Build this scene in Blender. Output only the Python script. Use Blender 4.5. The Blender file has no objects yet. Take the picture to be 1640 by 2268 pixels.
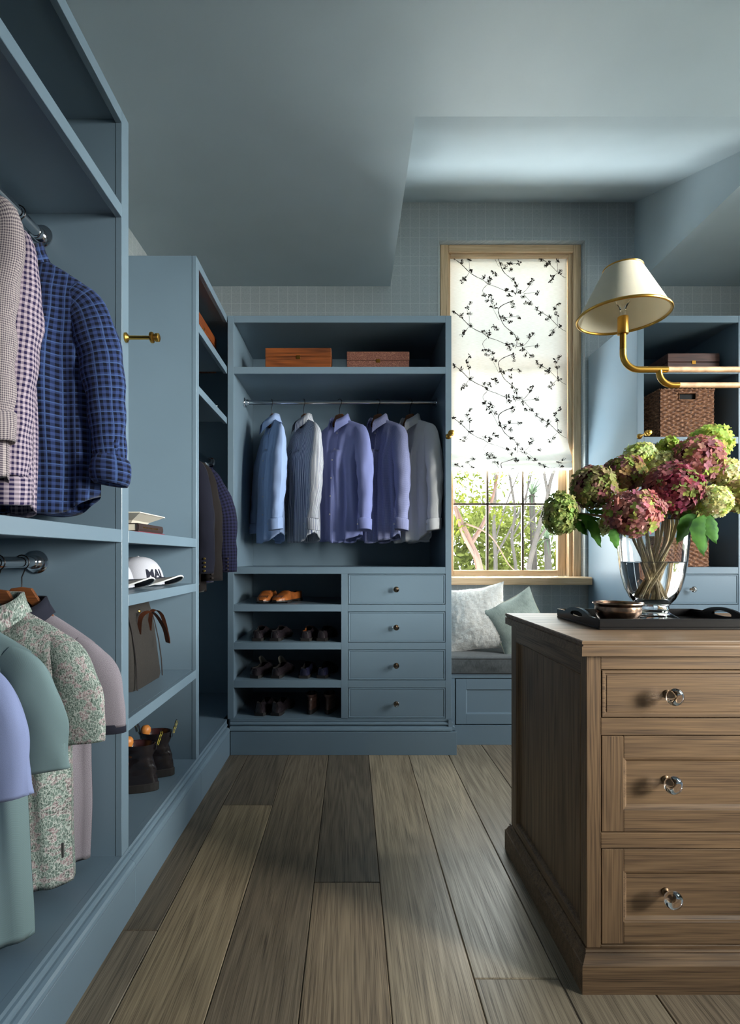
import bpy, bmesh, math, random
from mathutils import Vector, Matrix, noise as mnoise
PI = math.pi
sin, cos = math.sin, math.cos
SC = bpy.context.scene
COL = SC.collection

# ------------------------------------------------------------------ camera
cam_d = bpy.data.cameras.new('camera')
cam = bpy.data.objects.new('camera', cam_d)
COL.objects.link(cam)
cam.location = (0, 0, 1.14)
cam.rotation_euler = (PI / 2, 0, 0)
cam_d.sensor_width = 36
cam_d.lens = 36 * 1180 / 2268
cam_d.shift_x = 43 / 2268
cam_d.shift_y = 101 / 2268
cam_d.clip_start = 0.05
SC.camera = cam

# ------------------------------------------------------------------ sky, daylight, exposure
W = bpy.data.worlds.new('sky')
SC.world = W
W.use_nodes = True
bg = W.node_tree.nodes['Background']
bg.inputs[0].default_value = (0.93, 0.97, 1.0, 1)
bg.inputs[1].default_value = 12.5


def area_light(name, loc, rot, sx, sy, power, colour, portal=False, spread=180):
    d = bpy.data.lights.new(name, 'AREA')
    d.shape = 'RECTANGLE'
    d.size, d.size_y = sx, sy
    d.energy = power
    d.color = colour
    d.spread = math.radians(spread)
    if portal:
        d.cycles.is_portal = True
    o = bpy.data.objects.new(name, d)
    o.location = loc
    o.rotation_euler = rot
    COL.objects.link(o)
    return o


# daylight in the two window openings (the back window of the photo, a second window on the right wall), and an added fill window
area_light('window_portal', (1.13, 3.99, 2.2), (-PI / 2, 0, 0), 1.0, 2.35, 1, (1, 1, 1), portal=True)
area_light('side_window_portal', (3.34, 0.0, 1.9), (0, PI / 2, 0), 1.9, 0.9, 1, (1, 1, 1), portal=True)
area_light('side_window_daylight', (3.62, -0.22, 2.0), (0, PI / 2 - .12, -math.radians(34)), 1.6, 0.85, 38, (1.0, 0.96, 0.9), spread=46)
area_light('added_window_portal', (3.34, 1.75, 1.9), (0, PI / 2, 0), 1.9, 1.2, 1, (1, 1, 1), portal=True)
area_light('added_window_fill', (3.44, 1.75, 1.9), (0, PI / 2 - .1, 0), 1.7, 1.1, 36, (0.97, 0.98, 1.0))  # broad fill through the added window, lifts nook and back cabinets
# added fill lamps in place of bounce off the terrace under the back window
area_light('recess_bounce_fill', (1.2, 4.36, -0.06), (PI, 0, 0), 3.6, 0.7, 1500, (0.96, 0.99, 1.0))
area_light('ceiling_bounce_fill', (1.2, 5.1, -0.06), (PI, 0, 0), 3.6, 0.75, 250, (0.96, 0.99, 1.0))  # weaker added strip, brightens the flat ceiling past the recess

SC.view_settings.view_transform = 'Standard'
SC.view_settings.look = 'None'
SC.view_settings.gamma = 1
SC.view_settings.use_curve_mapping = False
SC.view_settings.exposure = 0.24
SC.cycles.max_bounces = 8
SC.cycles.diffuse_bounces = 3
SC.cycles.glossy_bounces = 3
SC.cycles.transmission_bounces = 7
SC.cycles.transparent_max_bounces = 10
SC.cycles.sample_clamp_indirect = 60
SC.cycles.adaptive_threshold = 0.06

# ------------------------------------------------------------------ mesh helpers


class MB:
    def __init__(s):
        s.v, s.f, s.uv, s.col = [], [], [], []

    def add(s, vs, fs, uv=None, col=None):
        b = len(s.v)
        s.v += [tuple(p) for p in vs]
        s.f += [tuple(i + b for i in f) for f in fs]
        s.uv += list(uv) if uv else [(p[0], p[2]) for p in vs]
        s.col += [col or (1, 1, 1)] * len(vs)
        return s

    def box(s, x0, x1, y0, y1, z0, z1):
        vs = [(x, y, z) for x in (x0, x1) for y in (y0, y1) for z in (z0, z1)]
        return s.add(vs, [(0, 1, 3, 2), (4, 6, 7, 5), (0, 4, 5, 1), (2, 3, 7, 6), (0, 2, 6, 4), (1, 5, 7, 3)])

    def grid(s, rows, closed=False, cap0=False, cap1=False, uv=None, col=None):
        n, m = len(rows), len(rows[0])
        vs = [p for r in rows for p in r]
        fs = []
        for i in range(n - 1):
            for j in range(m if closed else m - 1):
                k = (j + 1) % m
                fs.append((i * m + j, i * m + k, (i + 1) * m + k, (i + 1) * m + j))
        if cap0:
            fs.append(tuple(range(m - 1, -1, -1)))
        if cap1:
            fs.append(tuple((n - 1) * m + j for j in range(m)))
        return s.add(vs, fs, uv, col)

    def tube(s, pts, r, n=10, caps=True, flat=1.0, col=None):
        pts = [Vector(p) for p in pts]
        if not isinstance(r, (list, tuple)):
            r = [r] * len(pts)
        rows = []
        up = None
        for i, p in enumerate(pts):
            t = (pts[min(i + 1, len(pts) - 1)] - pts[max(i - 1, 0)]).normalized()
            if up is None:
                up = t.orthogonal().normalized()
            up = (up - t * up.dot(t))
            up = up.normalized() if up.length > 1e-6 else t.orthogonal().normalized()
            sd = t.cross(up)
            rows.append([p + (up * cos(a) + sd * sin(a) * flat) * r[i] for a in [2 * PI * k / n for k in range(n)]])
        return s.grid(rows, closed=True, cap0=caps, cap1=caps, col=col)

    def lathe(s, prof, c=(0, 0, 0), n=24, ax='z', caps=True):
        rows = []
        for r, h in prof:
            row = []
            for k in range(n):
                a = 2 * PI * k / n
                if ax == 'z':
                    p = (c[0] + r * cos(a), c[1] + r * sin(a), c[2] + h)
                elif ax == 'y':
                    p = (c[0] + r * cos(a), c[1] + h, c[2] - r * sin(a))
                else:
                    p = (c[0] + h, c[1] + r * cos(a), c[2] + r * sin(a))
                row.append(p)
            rows.append(row)
        return s.grid(rows, closed=True, cap0=caps, cap1=caps)

    def prism(s, poly, ax, a0, a1):
        """polygon extruded along an axis; poly in the two other axes, in x, y, z order"""
        def P(u, v, a):
            return (a, u, v) if ax == 'x' else (u, a, v) if ax == 'y' else (u, v, a)
        n = len(poly)
        vs = [P(u, v, a0) for u, v in poly] + [P(u, v, a1) for u, v in poly]
        fs = [(i, (i + 1) % n, n + (i + 1) % n, n + i) for i in range(n)]
        fs += [tuple(range(n - 1, -1, -1)), tuple(range(n, 2 * n))]
        return s.add(vs, fs)

    def build(s, name, mat, parent=None, smooth=False, bevel=0, world=True, colors=False, seg=1):
        off = Vector((0, 0, 0))
        if parent is not None and world:
            p = parent
            while p is not None:
                off += p.location
                p = p.parent
        me = bpy.data.meshes.new(name)
        me.from_pydata([tuple(Vector(p) - off) for p in s.v] if off.length else s.v, [], s.f)
        uvl = me.uv_layers.new(name='UVMap')
        li = [0] * len(me.loops)
        me.loops.foreach_get('vertex_index', li)
        flat = [c for i in li for c in s.uv[i]]
        uvl.data.foreach_set('uv', flat)
        if colors:
            ca = me.color_attributes.new('col', 'FLOAT_COLOR', 'POINT')
            ca.data.foreach_set('color', [c for q in s.col for c in (q[0], q[1], q[2], 1)])
        bm = bmesh.new()
        bm.from_mesh(me)
        bmesh.ops.recalc_face_normals(bm, faces=bm.faces)
        if bevel:
            es = [e for e in bm.edges if len(e.link_faces) == 2 and e.calc_face_angle(0) > 0.5]
            bmesh.ops.bevel(bm, geom=es, offset=bevel, segments=seg, affect='EDGES', profile=0.5)
        bm.to_mesh(me)
        bm.free()
        if smooth:
            me.shade_smooth()
            if smooth != 'all':
                me.set_sharp_from_angle(angle=math.radians(40))
        me.materials.append(mat)
        o = bpy.data.objects.new(name, me)
        COL.objects.link(o)
        if parent is not None:
            o.parent = parent
        return o


def tag(o, label, cat, group=None):
    o['label'] = label
    o['category'] = cat
    if group:
        o['group'] = group
    return o


def thing(name, label, cat, loc=(0, 0, 0), rotz=0, group=None, rot=None):
    o = bpy.data.objects.new(name, None)
    o.empty_display_size = 0.05
    o.location = loc
    o.rotation_euler = rot if rot else (0, 0, rotz)
    COL.objects.link(o)
    return tag(o, label, cat, group)


def struct(o):
    o['kind'] = 'structure'
    return o


def bx(name, mat, parent, x0, x1, y0, y1, z0, z1, bevel=0.0015, world=True):
    return MB().box(x0, x1, y0, y1, z0, z1).build(name, mat, parent, bevel=bevel, world=world)


def lerp(a, b, t):
    return a + (b - a) * t


def curve(ks, t):
    """piecewise smooth interpolation of [(t, v), ...]"""
    if t <= ks[0][0]:
        return ks[0][1]
    for (a, va), (b, vb) in zip(ks, ks[1:]):
        if t <= b:
            u = (t - a) / (b - a)
            u = u * u * (3 - 2 * u)
            return va + (vb - va) * u
    return ks[-1][1]


def spline(pts, n):
    """Catmull-Rom through points (tuples of any length)"""
    P = [pts[0]] + list(pts) + [pts[-1]]
    out = []
    m = len(pts) - 1
    for i in range(n + 1):
        f = min(i / n * m, m - 1e-9)
        k = int(f)
        t = f - k
        a, b, c, d = P[k], P[k + 1], P[k + 2], P[k + 3]
        out.append(tuple(0.5 * (2 * q + (r - p) * t + (2 * p - 5 * q + 4 * r - s) * t * t + (3 * q - p - 3 * r + s) * t ** 3)
                         for p, q, r, s in zip(a, b, c, d)))
    return out


def copy_tree(o, parent=None):
    c = o.copy()
    COL.objects.link(c)
    c.parent = parent
    for ch in list(o.children):
        copy_tree(ch, c)
    return c


# ------------------------------------------------------------------ material helpers
class NT:
    def __init__(s, name, rough=0.5, spec=0.5, metal=0.0):
        s.m = bpy.data.materials.new(name)
        s.m.use_nodes = True
        s.t = s.m.node_tree
        s.b = s.t.nodes['Principled BSDF']
        s.out = s.t.nodes['Material Output']
        s.set(s.b, 'Roughness', rough)
        s.set(s.b, 'Specular IOR Level', spec)
        s.set(s.b, 'Metallic', metal)

    def set(s, node, key, val):
        i = node.inputs[key]
        if isinstance(val, bpy.types.NodeSocket):
            s.t.links.new(val, i)
        elif isinstance(val, (tuple, list)):
            i.default_value = tuple(val) + ((1,) if len(val) == 3 and len(i.default_value) == 4 else ())
        else:
            i.default_value = val

    def n(s, kind, ins=None, **props):
        nd = s.t.nodes.new('ShaderNode' + kind)
        for k, v in props.items():
            setattr(nd, k, v)
        for k, v in (ins or {}).items():
            s.set(nd, k, v)
        return nd

    def ma(s, op, a, b=0.0, clamp=False):
        nd = s.n('Math', {0: a, 1: b}, operation=op)
        nd.use_clamp = clamp
        return nd.outputs[0]

    def mix(s, fac, a, b, mode='MIX'):
        nd = s.n('MixRGB', {0: fac, 1: a, 2: b}, blend_type=mode)
        return nd.outputs[0]

    def co(s, which='Object', scale=None, add=None):
        v = s.n('TexCoord').outputs[which]
        if add is not None:
            v = s.n('VectorMath', {0: v, 1: add}, operation='ADD').outputs[0]
        if scale:
            v = s.n('VectorMath', {0: v, 1: scale}, operation='MULTIPLY').outputs[0]
        return v

    def noise(s, vec, scale=5, detail=2, rough=0.5, dist=0.0):
        return s.n('TexNoise', {'Vector': vec, 'Scale': scale, 'Detail': detail, 'Roughness': rough, 'Distortion': dist}).outputs['Fac']

    def xyz(s, vec):
        nd = s.n('SeparateXYZ', {0: vec})
        return nd.outputs[0], nd.outputs[1], nd.outputs[2]

    def ramp(s, fac, stops):
        nd = s.n('ValToRGB', {0: fac})
        e = nd.color_ramp.elements
        while len(e) < len(stops):
            e.new(0.5)
        for el, (p, c) in zip(e, stops):
            el.position = p
            el.color = tuple(c) + (1,)
        return nd.outputs[0]

    def map(s, v, a, b, c=0.0, d=1.0):
        return s.n('MapRange', {0: v, 1: a, 2: b, 3: c, 4: d}).outputs[0]

    def bump(s, h, strength=0.3, dist=0.002):
        nd = s.n('Bump', {'Height': h, 'Strength': strength, 'Distance': dist})
        s.set(s.b, 'Normal', nd.outputs[0])
        return nd.outputs[0]

    def color(s, c):
        s.set(s.b, 'Base Color', c)
        return s


def srgb(r, g, b):
    def f(c):
        c /= 255
        return c / 12.92 if c <= 0.04045 else ((c + 0.055) / 1.055) ** 2.4
    return (f(r), f(g), f(b))


def plain(name, c, rough=0.5, metal=0.0, spec=0.5, vary=0.0, scale=8, bump=0.0):
    k = NT(name, rough, spec, metal)
    if vary or bump:
        nz = k.noise(k.co(), scale, 3)
        if vary:
            k.color(k.mix(k.map(nz, 0.3, 0.7), tuple(x * (1 - vary) for x in c), tuple(min(1, x * (1 + vary)) for x in c)))
        else:
            k.color(c)
        if bump:
            k.bump(nz, bump, 0.003)
    else:
        k.color(c)
    return k.m


def make_paint(name, c, rough):
    k = NT(name, rough, 0.5)
    v = k.co()
    a = k.noise(v, 2.5, 2)
    k.color(k.mix(k.map(a, 0.3, 0.7), tuple(x * 0.96 for x in c), tuple(x * 1.04 for x in c)))
    return k.m


PAINT_C = srgb(112, 132, 147)
PAINT = make_paint('blue_grey_paint', PAINT_C, 0.36)
CEIL = make_paint('blue_grey_ceiling_paint', srgb(164, 178, 186), 0.5)


def make_wallpaper():
    k = NT('grasscloth_wallpaper', 0.75, 0.25)
    x, y, z = k.xyz(k.co())
    u = k.ma('ADD', x, y)
    wob = k.ma('MULTIPLY', k.ma('SUBTRACT', k.noise(k.co(), 3, 1), 0.5), 0.004)
    u2 = k.ma('ADD', u, wob)
    lv = k.ma('LESS_THAN', k.ma('FRACT', k.ma('DIVIDE', k.ma('ADD', u2, 10.02), 0.0663)), 0.045)
    rows = k.noise(k.n('CombineXYZ', {0: 0.0, 1: 0.0, 2: z}).outputs[0], 22, 0)
    lh = k.ma('MULTIPLY', k.ma('LESS_THAN', k.ma('FRACT', k.ma('DIVIDE', k.ma('ADD', z, 10.0), 0.0663)), 0.04), k.map(rows, 0.35, 0.65, 0.15, 0.8))
    lines = k.ma('MAXIMUM', k.ma('MULTIPLY', lv, 0.75), lh)
    sc = k.n('CombineXYZ', {0: k.ma('MULTIPLY', u, 60.0), 1: k.ma('MULTIPLY', z, 700.0), 2: 0.0}).outputs[0]
    weft = k.noise(sc, 1, 2)
    sc2 = k.n('CombineXYZ', {0: k.ma('MULTIPLY', u, 800.0), 1: k.ma('MULTIPLY', z, 70.0), 2: 0.0}).outputs[0]
    warp = k.noise(sc2, 1, 2)
    tex = k.ma('MULTIPLY', k.ma('ADD', weft, warp), 0.5)
    base = k.mix(k.map(tex, 0.35, 0.65), srgb(148, 158, 164), srgb(180, 188, 192))
    k.color(k.mix(k.ma('MULTIPLY', lines, 0.8), base, srgb(206, 212, 212)))
    k.bump(tex, 0.25, 0.001)
    return k.m


WALLP = make_wallpaper()


def make_oak(name, ax, light, dark, rough=0.42, freq=1.0, objtint=False, strength=1.0):
    """oak with the grain along ax; pores, long streaks, cathedral figure and a few knots"""
    k = NT(name, rough, 0.4)
    if objtint:
        oi = k.n('ObjectInfo')
        off = k.ma('MULTIPLY', oi.outputs['Random'], 37.0)
        v = k.co('Object', add=k.n('CombineXYZ', {0: off, 1: off, 2: off}).outputs[0])
    else:
        v = k.co('Object')
    lo, hi = 1.0, 1.0
    s_long = {'x': (0.5, 9, 9), 'y': (9, 0.5, 9), 'z': (9, 9, 0.5)}[ax]
    s_fine = {'x': (5, 420, 420), 'y': (420, 5, 420), 'z': (420, 420, 5)}[ax]
    s_mid = {'x': (3, 60, 60), 'y': (60, 3, 60), 'z': (60, 60, 3)}[ax]
    ml = lambda sc: k.n('VectorMath', {0: v, 1: tuple(c * freq for c in sc)}, operation='MULTIPLY').outputs[0]
    base = k.noise(ml(s_long), 1.0, 2, 0.5, 0.3)
    fig = k.ma('SINE', k.ma('MULTIPLY', base, 75.0))
    fine = k.noise(ml(s_fine), 1.0, 2, 0.6)
    mid = k.noise(ml(s_mid), 1.0, 3, 0.6)
    f = k.ma('ADD', k.ma('MULTIPLY', fig, 0.07 * strength), k.ma('ADD', k.ma('MULTIPLY', fine, 0.92), k.ma('MULTIPLY', mid, 0.28)))
    f = k.ma('SUBTRACT', f, 0.1)
    pores = k.ma('MULTIPLY', k.map(fine, 0.36, 0.44, 1.0, 0.0), k.map(fig, -0.6, 0.4, 1.0, 0.3))
    col = k.mix(k.map(f, 0.3, 0.75), dark, light)
    col = k.mix(k.ma('MULTIPLY', pores, 0.62), col, tuple(c * 0.45 for c in dark))
    # knots
    s_k = {'x': (1.1, 4, 4), 'y': (4, 1.1, 4), 'z': (4, 4, 1.1)}[ax]
    vor = k.n('TexVoronoi', {'Vector': ml(s_k), 'Scale': 0.8, 'Randomness': 1.0}).outputs['Distance']
    kn = k.map(vor, 0.02, 0.12, 1.0, 0.0)
    col = k.mix(k.ma('MULTIPLY', kn, 0.65), col, tuple(c * 0.35 for c in dark))
    big = k.noise(v, 1.3, 1)
    col = k.mix(k.map(big, 0.3, 0.7, 0.0, 0.25), col, tuple(c * 0.7 for c in dark))
    if objtint:
        col = k.mix(1.0, col, oi.outputs['Color'], 'MULTIPLY')
    k.color(col)
    k.set(k.b, 'Roughness', k.map(f, 0.3, 0.8, rough + 0.1, rough - 0.04))
    k.bump(fine, 0.14, 0.0012)
    return k.m


OAK_L, OAK_D = srgb(145, 116, 87), srgb(98, 76, 57)
OAKX = make_oak('oak_grain_across', 'x', OAK_L, OAK_D)
OAKY = make_oak('oak_grain_deep', 'y', OAK_L, OAK_D)
OAKZ = make_oak('oak_grain_upright', 'z', OAK_L, OAK_D)
FLOORM = make_oak('grey_oak_floorboard', 'y', srgb(190, 177, 157), srgb(130, 119, 105), rough=0.34, objtint=True, strength=1.2)
WINWOOD_Z = make_oak('pale_oak_upright', 'z', srgb(232, 204, 168), srgb(206, 172, 134), 0.4)
WINWOOD_X = make_oak('pale_oak_across', 'x', srgb(232, 204, 168), srgb(206, 172, 134), 0.4)
CHROME = plain('polished_chrome', (0.78, 0.78, 0.8), 0.12, 1.0)
BRASS = plain('aged_brass', srgb(196, 152, 72), 0.28, 1.0)
BRASS_D = plain('dark_brass', srgb(150, 108, 46), 0.35, 1.0)
WIRE = plain('dark_wire', srgb(42, 40, 42), 0.35, 0.9)
HANGW = make_oak('brown_hanger_wood', 'x', srgb(150, 92, 52), srgb(96, 52, 26), 0.35)
BLACKLAC = plain('black_lacquer', srgb(24, 23, 24), 0.22)
DARKIN = plain('dark_lining', srgb(30, 26, 26), 0.8)


def make_glass(name, c=(1, 1, 1), rough=0.0, ior=1.45):
    k = NT(name, rough)
    k.color(c)
    k.set(k.b, 'Transmission Weight', 1.0)
    k.set(k.b, 'IOR', ior)
    return k.m


GLASS = make_glass('clear_glass')
KNOBG = make_glass('crystal_knob_glass', (1.0, 0.98, 0.97), 0.02, 1.5)
WATER = make_glass('water', (0.99, 1, 1), 0, 1.33)


def make_pane():
    k = NT('window_pane_glass', 0.0)
    tr = k.n('BsdfTransparent', {0: (0.97, 0.99, 0.98, 1)})
    gl = k.n('BsdfGlossy', {0: (1, 1, 1, 1), 'Roughness': 0.02})
    fc = k.n('LayerWeight', {0: 0.5}).outputs['Facing']
    fr = k.ma('ADD', k.ma('MULTIPLY', k.ma('POWER', fc, 5.0), 0.5), 0.03)
    mx = k.n('MixShader', {0: fr, 1: tr.outputs[0], 2: gl.outputs[0]})
    k.t.links.new(mx.outputs[0], k.out.inputs[0])
    return k.m


PANE = make_pane()
# ------------------------------------------------------------------ room shell
XL, XR, YB, YF, ZC = -1.285, 3.25, 3.75, -1.9, 3.05
RX0, RX1, RY0, RZ1 = 0.28, 2.0, 2.307, 3.64      # raised ceiling recess over the window
WX0, WX1, WZ0, WZ1 = 0.622, 1.652, 0.985, 3.372  # window opening


def wall_with_hole(name, mat, ax, a, thick, u0, u1, z0, z1, hu0, hu1, hz0, hz1):
    mb = MB()
    holes = hu0 if isinstance(hu0, list) else [(hu0, hu1)]
    cells, last = [], u0
    for a0, a1 in holes:
        cells += [(last, a0, z0, z1), (a0, a1, z0, hz0), (a0, a1, hz1, z1)]
        last = a1
    cells.append((last, u1, z0, z1))
    for (p, q, r, s) in cells:
        if ax == 'y':
            mb.box(p, q, a, a + thick, r, s)
        else:
            mb.box(a, a + thick, p, q, r, s)
    o = mb.build(name, mat)
    return struct(o)


wall_with_hole('wall_back', WALLP, 'y', YB, 0.2, XL - 0.15, XR + 0.15, -0.05, 3.75, WX0, WX1, WZ0, WZ1)
struct(MB().box(XL - 0.15, XL, YF - 0.15, YB, -0.05, 3.75).build('wall_left', WALLP))
wall_with_hole('wall_right', WALLP, 'x', XR, 0.15, YF - 0.15, YB, -0.05, 3.75, [(-0.45, 0.45), (1.15, 2.35)], None, 0.95, 2.8)
struct(MB().box(XL, XR, YF - 0.15, YF, -0.05, 3.75).build('wall_front', PAINT))

# flared papered reveal round the window (wall plane to frame plane)
mb = MB()
o0 = [(0.612, 3.392), (1.662, 3.392), (1.662, 0.985), (0.612, 0.985)]
i0 = [(0.640, 3.372), (1.645, 3.372), (1.645, 0.985), (0.640, 0.985)]
rows = [[(x, YB - 0.002, z) for x, z in o0], [(x, YB + 0.055, z) for x, z in i0]]
mb.grid([r[:] + [r[0]] for r in rows])
struct(mb.build('trim_1', WALLP))

# ceiling: flat, with a recess that climbs towards the window wall
mb = MB()
z = ZC
mb.add([(XL, YF, z), (XR, YF, z), (XR, RY0, z), (XL, RY0, z)], [(0, 1, 2, 3)])
mb.add([(XL, RY0, z), (RX0, RY0, z), (RX0, YB, z), (XL, YB, z)], [(0, 1, 2, 3)])
mb.add([(RX1, RY0, z), (XR, RY0, z), (XR, YB, z), (RX1, YB, z)], [(0, 1, 2, 3)])
mb.add([(RX0, RY0, z), (RX1, RY0, z), (RX1, YB, RZ1), (RX0, YB, RZ1)], [(0, 1, 2, 3)])
mb.add([(RX0, RY0, z), (RX0, YB, z), (RX0, YB, RZ1)], [(0, 1, 2)])
mb.add([(RX1, RY0, z), (RX1, YB, z), (RX1, YB, RZ1)], [(0, 1, 2)])
struct(mb.build('ceiling', CEIL))

# floor: dark subfloor and single oak boards
floor = struct(MB().box(XL, XR, YF, YB, -0.05, -0.016).build('floor', plain('subfloor', (0.02, 0.018, 0.015), 0.9)))
random.seed(4)
PW = 0.2313
board_mesh = {}
TONE = {0: (0.42, 0.39, 0.36), 1: (0.86, 0.77, 0.64), 2: (0.55, 0.50, 0.45), 3: (0.62, 0.58, 0.54), 4: (0.95, 0.88, 0.78), 5: (1.0, 0.97, 0.9), 6: (0.74, 0.72, 0.68), 7: (0.78, 0.68, 0.58)}
# per column: list of (y_end, tone) starting at the front wall
cols = {}
for c in range(-4, 17):
    x0 = -0.591 + c * PW
    if x0 + PW < XL or x0 > XR:
        continue
    j = [YF]
    while j[-1] < YB:
        j.append(j[-1] + random.uniform(1.2, 2.2))
    cols[c] = [(y, random.choice([0, 2, 3, 4, 6, 7])) for y in j[1:]]
cols[-1] = [(-0.2, 2), (1.63, 3), (YB, 0)]
cols[0] = [(0.4, 3), (2.455, 1), (YB, 0)]
cols[1] = [(0.9, 4), (YB, 2)]
cols[2] = [(0.2, 4), (1.871, 7), (YB, 0)]
cols[3] = [(0.6, 2), (YB, 4)]
cols[4] = [(-0.3, 2), (1.443, 6), (YB, 5)]
cols[5] = [(0.9, 7), (YB, 6)]
cols[6] = [(1.2, 4), (YB, 3)]
for c, lst in cols.items():
    x0, x1 = max(XL, -0.591 + c * PW), min(XR, -0.591 + (c + 1) * PW)
    y0 = YF
    for y1, tone in lst:
        y1 = min(y1, YB)
        if y1 - y0 < 0.02:
            continue
        g = 0.0010
        cx, cy = (x0 + x1) / 2, (y0 + y1) / 2
        hx, hy = (x1 - x0) / 2 - g, (y1 - y0) / 2 - g
        b = MB().box(-hx, hx, -hy, hy, -0.016, 0).build('floorboard', FLOORM, bevel=0.0022)
        b.location = (cx, cy, 0)
        t = TONE[tone]
        b.color = (t[0] * 1.12, t[1] * 1.1, t[2] * 1.08, 1)
        b.parent = floor
        y0 = y1

# ------------------------------------------------------------------ the window
win = struct(thing('window_1', 'tall oak-framed sash window in the papered back wall', 'window', (1.13, 3.82, 1.0)))
del win['category']
for nm, m, b in (
    # outer casing
    ('casing', WINWOOD_Z, (0.640, 0.699, 3.797, 3.90, 1.003, 3.372)),
    ('casing', WINWOOD_Z, (1.590, 1.645, 3.797, 3.90, 1.003, 3.372)),
    ('casing', WINWOOD_X, (0.699, 1.590, 3.797, 3.90, 3.318, 3.372)),
    # inner stop
    ('stop', WINWOOD_Z, (0.699, 0.715, 3.817, 3.90, 1.003, 3.318)),
    ('stop', WINWOOD_Z, (1.562, 1.590, 3.817, 3.90, 1.003, 3.318)),
    ('stop', WINWOOD_X, (0.715, 1.562, 3.817, 3.90, 3.292, 3.318)),
    # lower sash
    ('sash_stile', WINWOOD_Z, (0.715, 0.7475, 3.862, 3.898, 1.006, 2.56)),
    ('sash_stile', WINWOOD_Z, (1.502, 1.562, 3.862, 3.898, 1.006, 2.56)),
    ('sash_rail', WINWOOD_X, (0.7475, 1.502, 3.862, 3.898, 1.006, 1.049)),
    ('sash_rail', WINWOOD_X, (0.7475, 1.502, 3.862, 3.898, 2.50, 2.56)),
    # upper sash
    ('sash_stile', WINWOOD_Z, (0.715, 0.7475, 3.901, 3.935, 2.50, 3.33)),
    ('sash_stile', WINWOOD_Z, (1.502, 1.562, 3.901, 3.935, 2.50, 3.33)),
    ('sash_rail', WINWOOD_X, (0.7475, 1.502, 3.901, 3.935, 2.50, 2.60)),
    ('sash_rail', WINWOOD_X, (0.7475, 1.502, 3.901, 3.935, 3.28, 3.33)),
):
    bx(nm, m, win, *b, bevel=0.004)
MUNT = plain('dark_bronze_muntin', srgb(92, 78, 64), 0.4)
pz = [1.049, 1.529, 2.013, 2.50]
px_ = [0.7475, 0.995, 1.252, 1.502]
for x in px_[1:3]:
    bx('muntin', MUNT, win, x - 0.008, x + 0.008, 3.868, 3.892, 1.049, 2.50)
for z in pz[1:3]:
    bx('muntin', MUNT, win, 0.7475, 1.502, 3.868, 3.892, z - 0.008, z + 0.008)
for i in range(3):
    for j in range(3):
        bx('pane', PANE, win, px_[i] + 0.001, px_[i + 1] - 0.001, 3.879, 3.882, pz[j] + 0.001, pz[j + 1] - 0.001, bevel=0)
    bx('pane', PANE, win, px_[i] + 0.001, px_[i + 1] - 0.001, 3.917, 3.920, 2.601, 3.279, bevel=0)
for x in px_[1:3]:
    bx('muntin', MUNT, win, x - 0.008, x + 0.008, 3.906, 3.930, 2.60, 3.28)
sill = MB().prism([(3.66, 0.962), (3.664, 0.952), (3.80, 0.952), (3.80, 1.006), (3.675, 1.006), (3.664, 1.001), (3.66, 0.994)], 'x', 0.592, 1.662)
sill.build('window_sill', WINWOOD_X, win)

# windows on the right wall, out of frame, farther one added for fill: same oak frame and panes
for wn, wl, wy, ww in (('window_2', 'oak-framed window on the right wall beside the viewer', -0.45, .9), ('added_window_3', 'added oak-framed fill-light window on the right wall beyond the island', 1.15, 1.2)):
    w2 = struct(thing(wn, wl, 'window', (XR, wy + ww / 2, 0.95)))
    del w2['category']
    for b in ((0.0, 0.05, 0.95, 2.8), (ww - .05, ww, 0.95, 2.8), (0.05, ww - .05, 0.95, 1.0), (0.05, ww - .05, 2.75, 2.8), (0.05, ww - .05, 1.86, 1.90)):
        bx('frame', WINWOOD_Z, w2, XR + 0.02, XR + 0.09, wy + b[0], wy + b[1], b[2], b[3], bevel=0.003)
    bx('pane', PANE, w2, XR + 0.05, XR + 0.053, wy + 0.05, wy + ww - .05, 1.0, 1.86, bevel=0)
    bx('pane', PANE, w2, XR + 0.05, XR + 0.053, wy + 0.05, wy + ww - .05, 1.90, 2.75, bevel=0)

# ------------------------------------------------------------------ roman blind


def make_blind():
    k = NT('cream_linen_blind', 0.9, 0.1)
    v = k.co()
    x, y, z = k.xyz(v)
    w = k.noise(k.n('CombineXYZ', {0: k.ma('MULTIPLY', x, 30.0), 1: 0.0, 2: k.ma('MULTIPLY', z, 500.0)}).outputs[0], 1, 2)
    c = k.mix(k.map(w, 0.3, 0.7), srgb(236, 234, 226), srgb(250, 249, 244))
    df = k.n('BsdfDiffuse', {0: c})
    tl = k.n('BsdfTranslucent', {0: c})
    mx = k.n('MixShader', {0: 0.105, 1: df.outputs[0], 2: tl.outputs[0]})
    k.t.links.new(mx.outputs[0], k.out.inputs[0])
    return k.m


BLIND = make_blind()
PRINT = plain('dark_brown_print', srgb(56, 50, 44), 0.9, spec=0.1)
BX0, BX1 = 0.7165, 1.560


def blind_prof(t):
    """t: drop along the cloth from the head (0) in metres -> (y, z)"""
    ks = [(0, 3.838, 3.305), (1.30, 3.834, 2.005), (1.40, 3.806, 1.915), (1.455, 3.775, 1.866), (1.49, 3.768, 1.832),
          (1.515, 3.785, 1.822), (1.54, 3.772, 1.806), (1.575, 3.771, 1.775), (1.60, 3.80, 1.766), (1.64, 3.828, 1.79)]
    for a, b in zip(ks, ks[1:]):
        if t <= b[0]:
            u = (t - a[0]) / (b[0] - a[0])
            return a[1] + (b[1] - a[1]) * u, a[2] + (b[2] - a[2]) * u
    return ks[-1][1], ks[-1][2]


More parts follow.
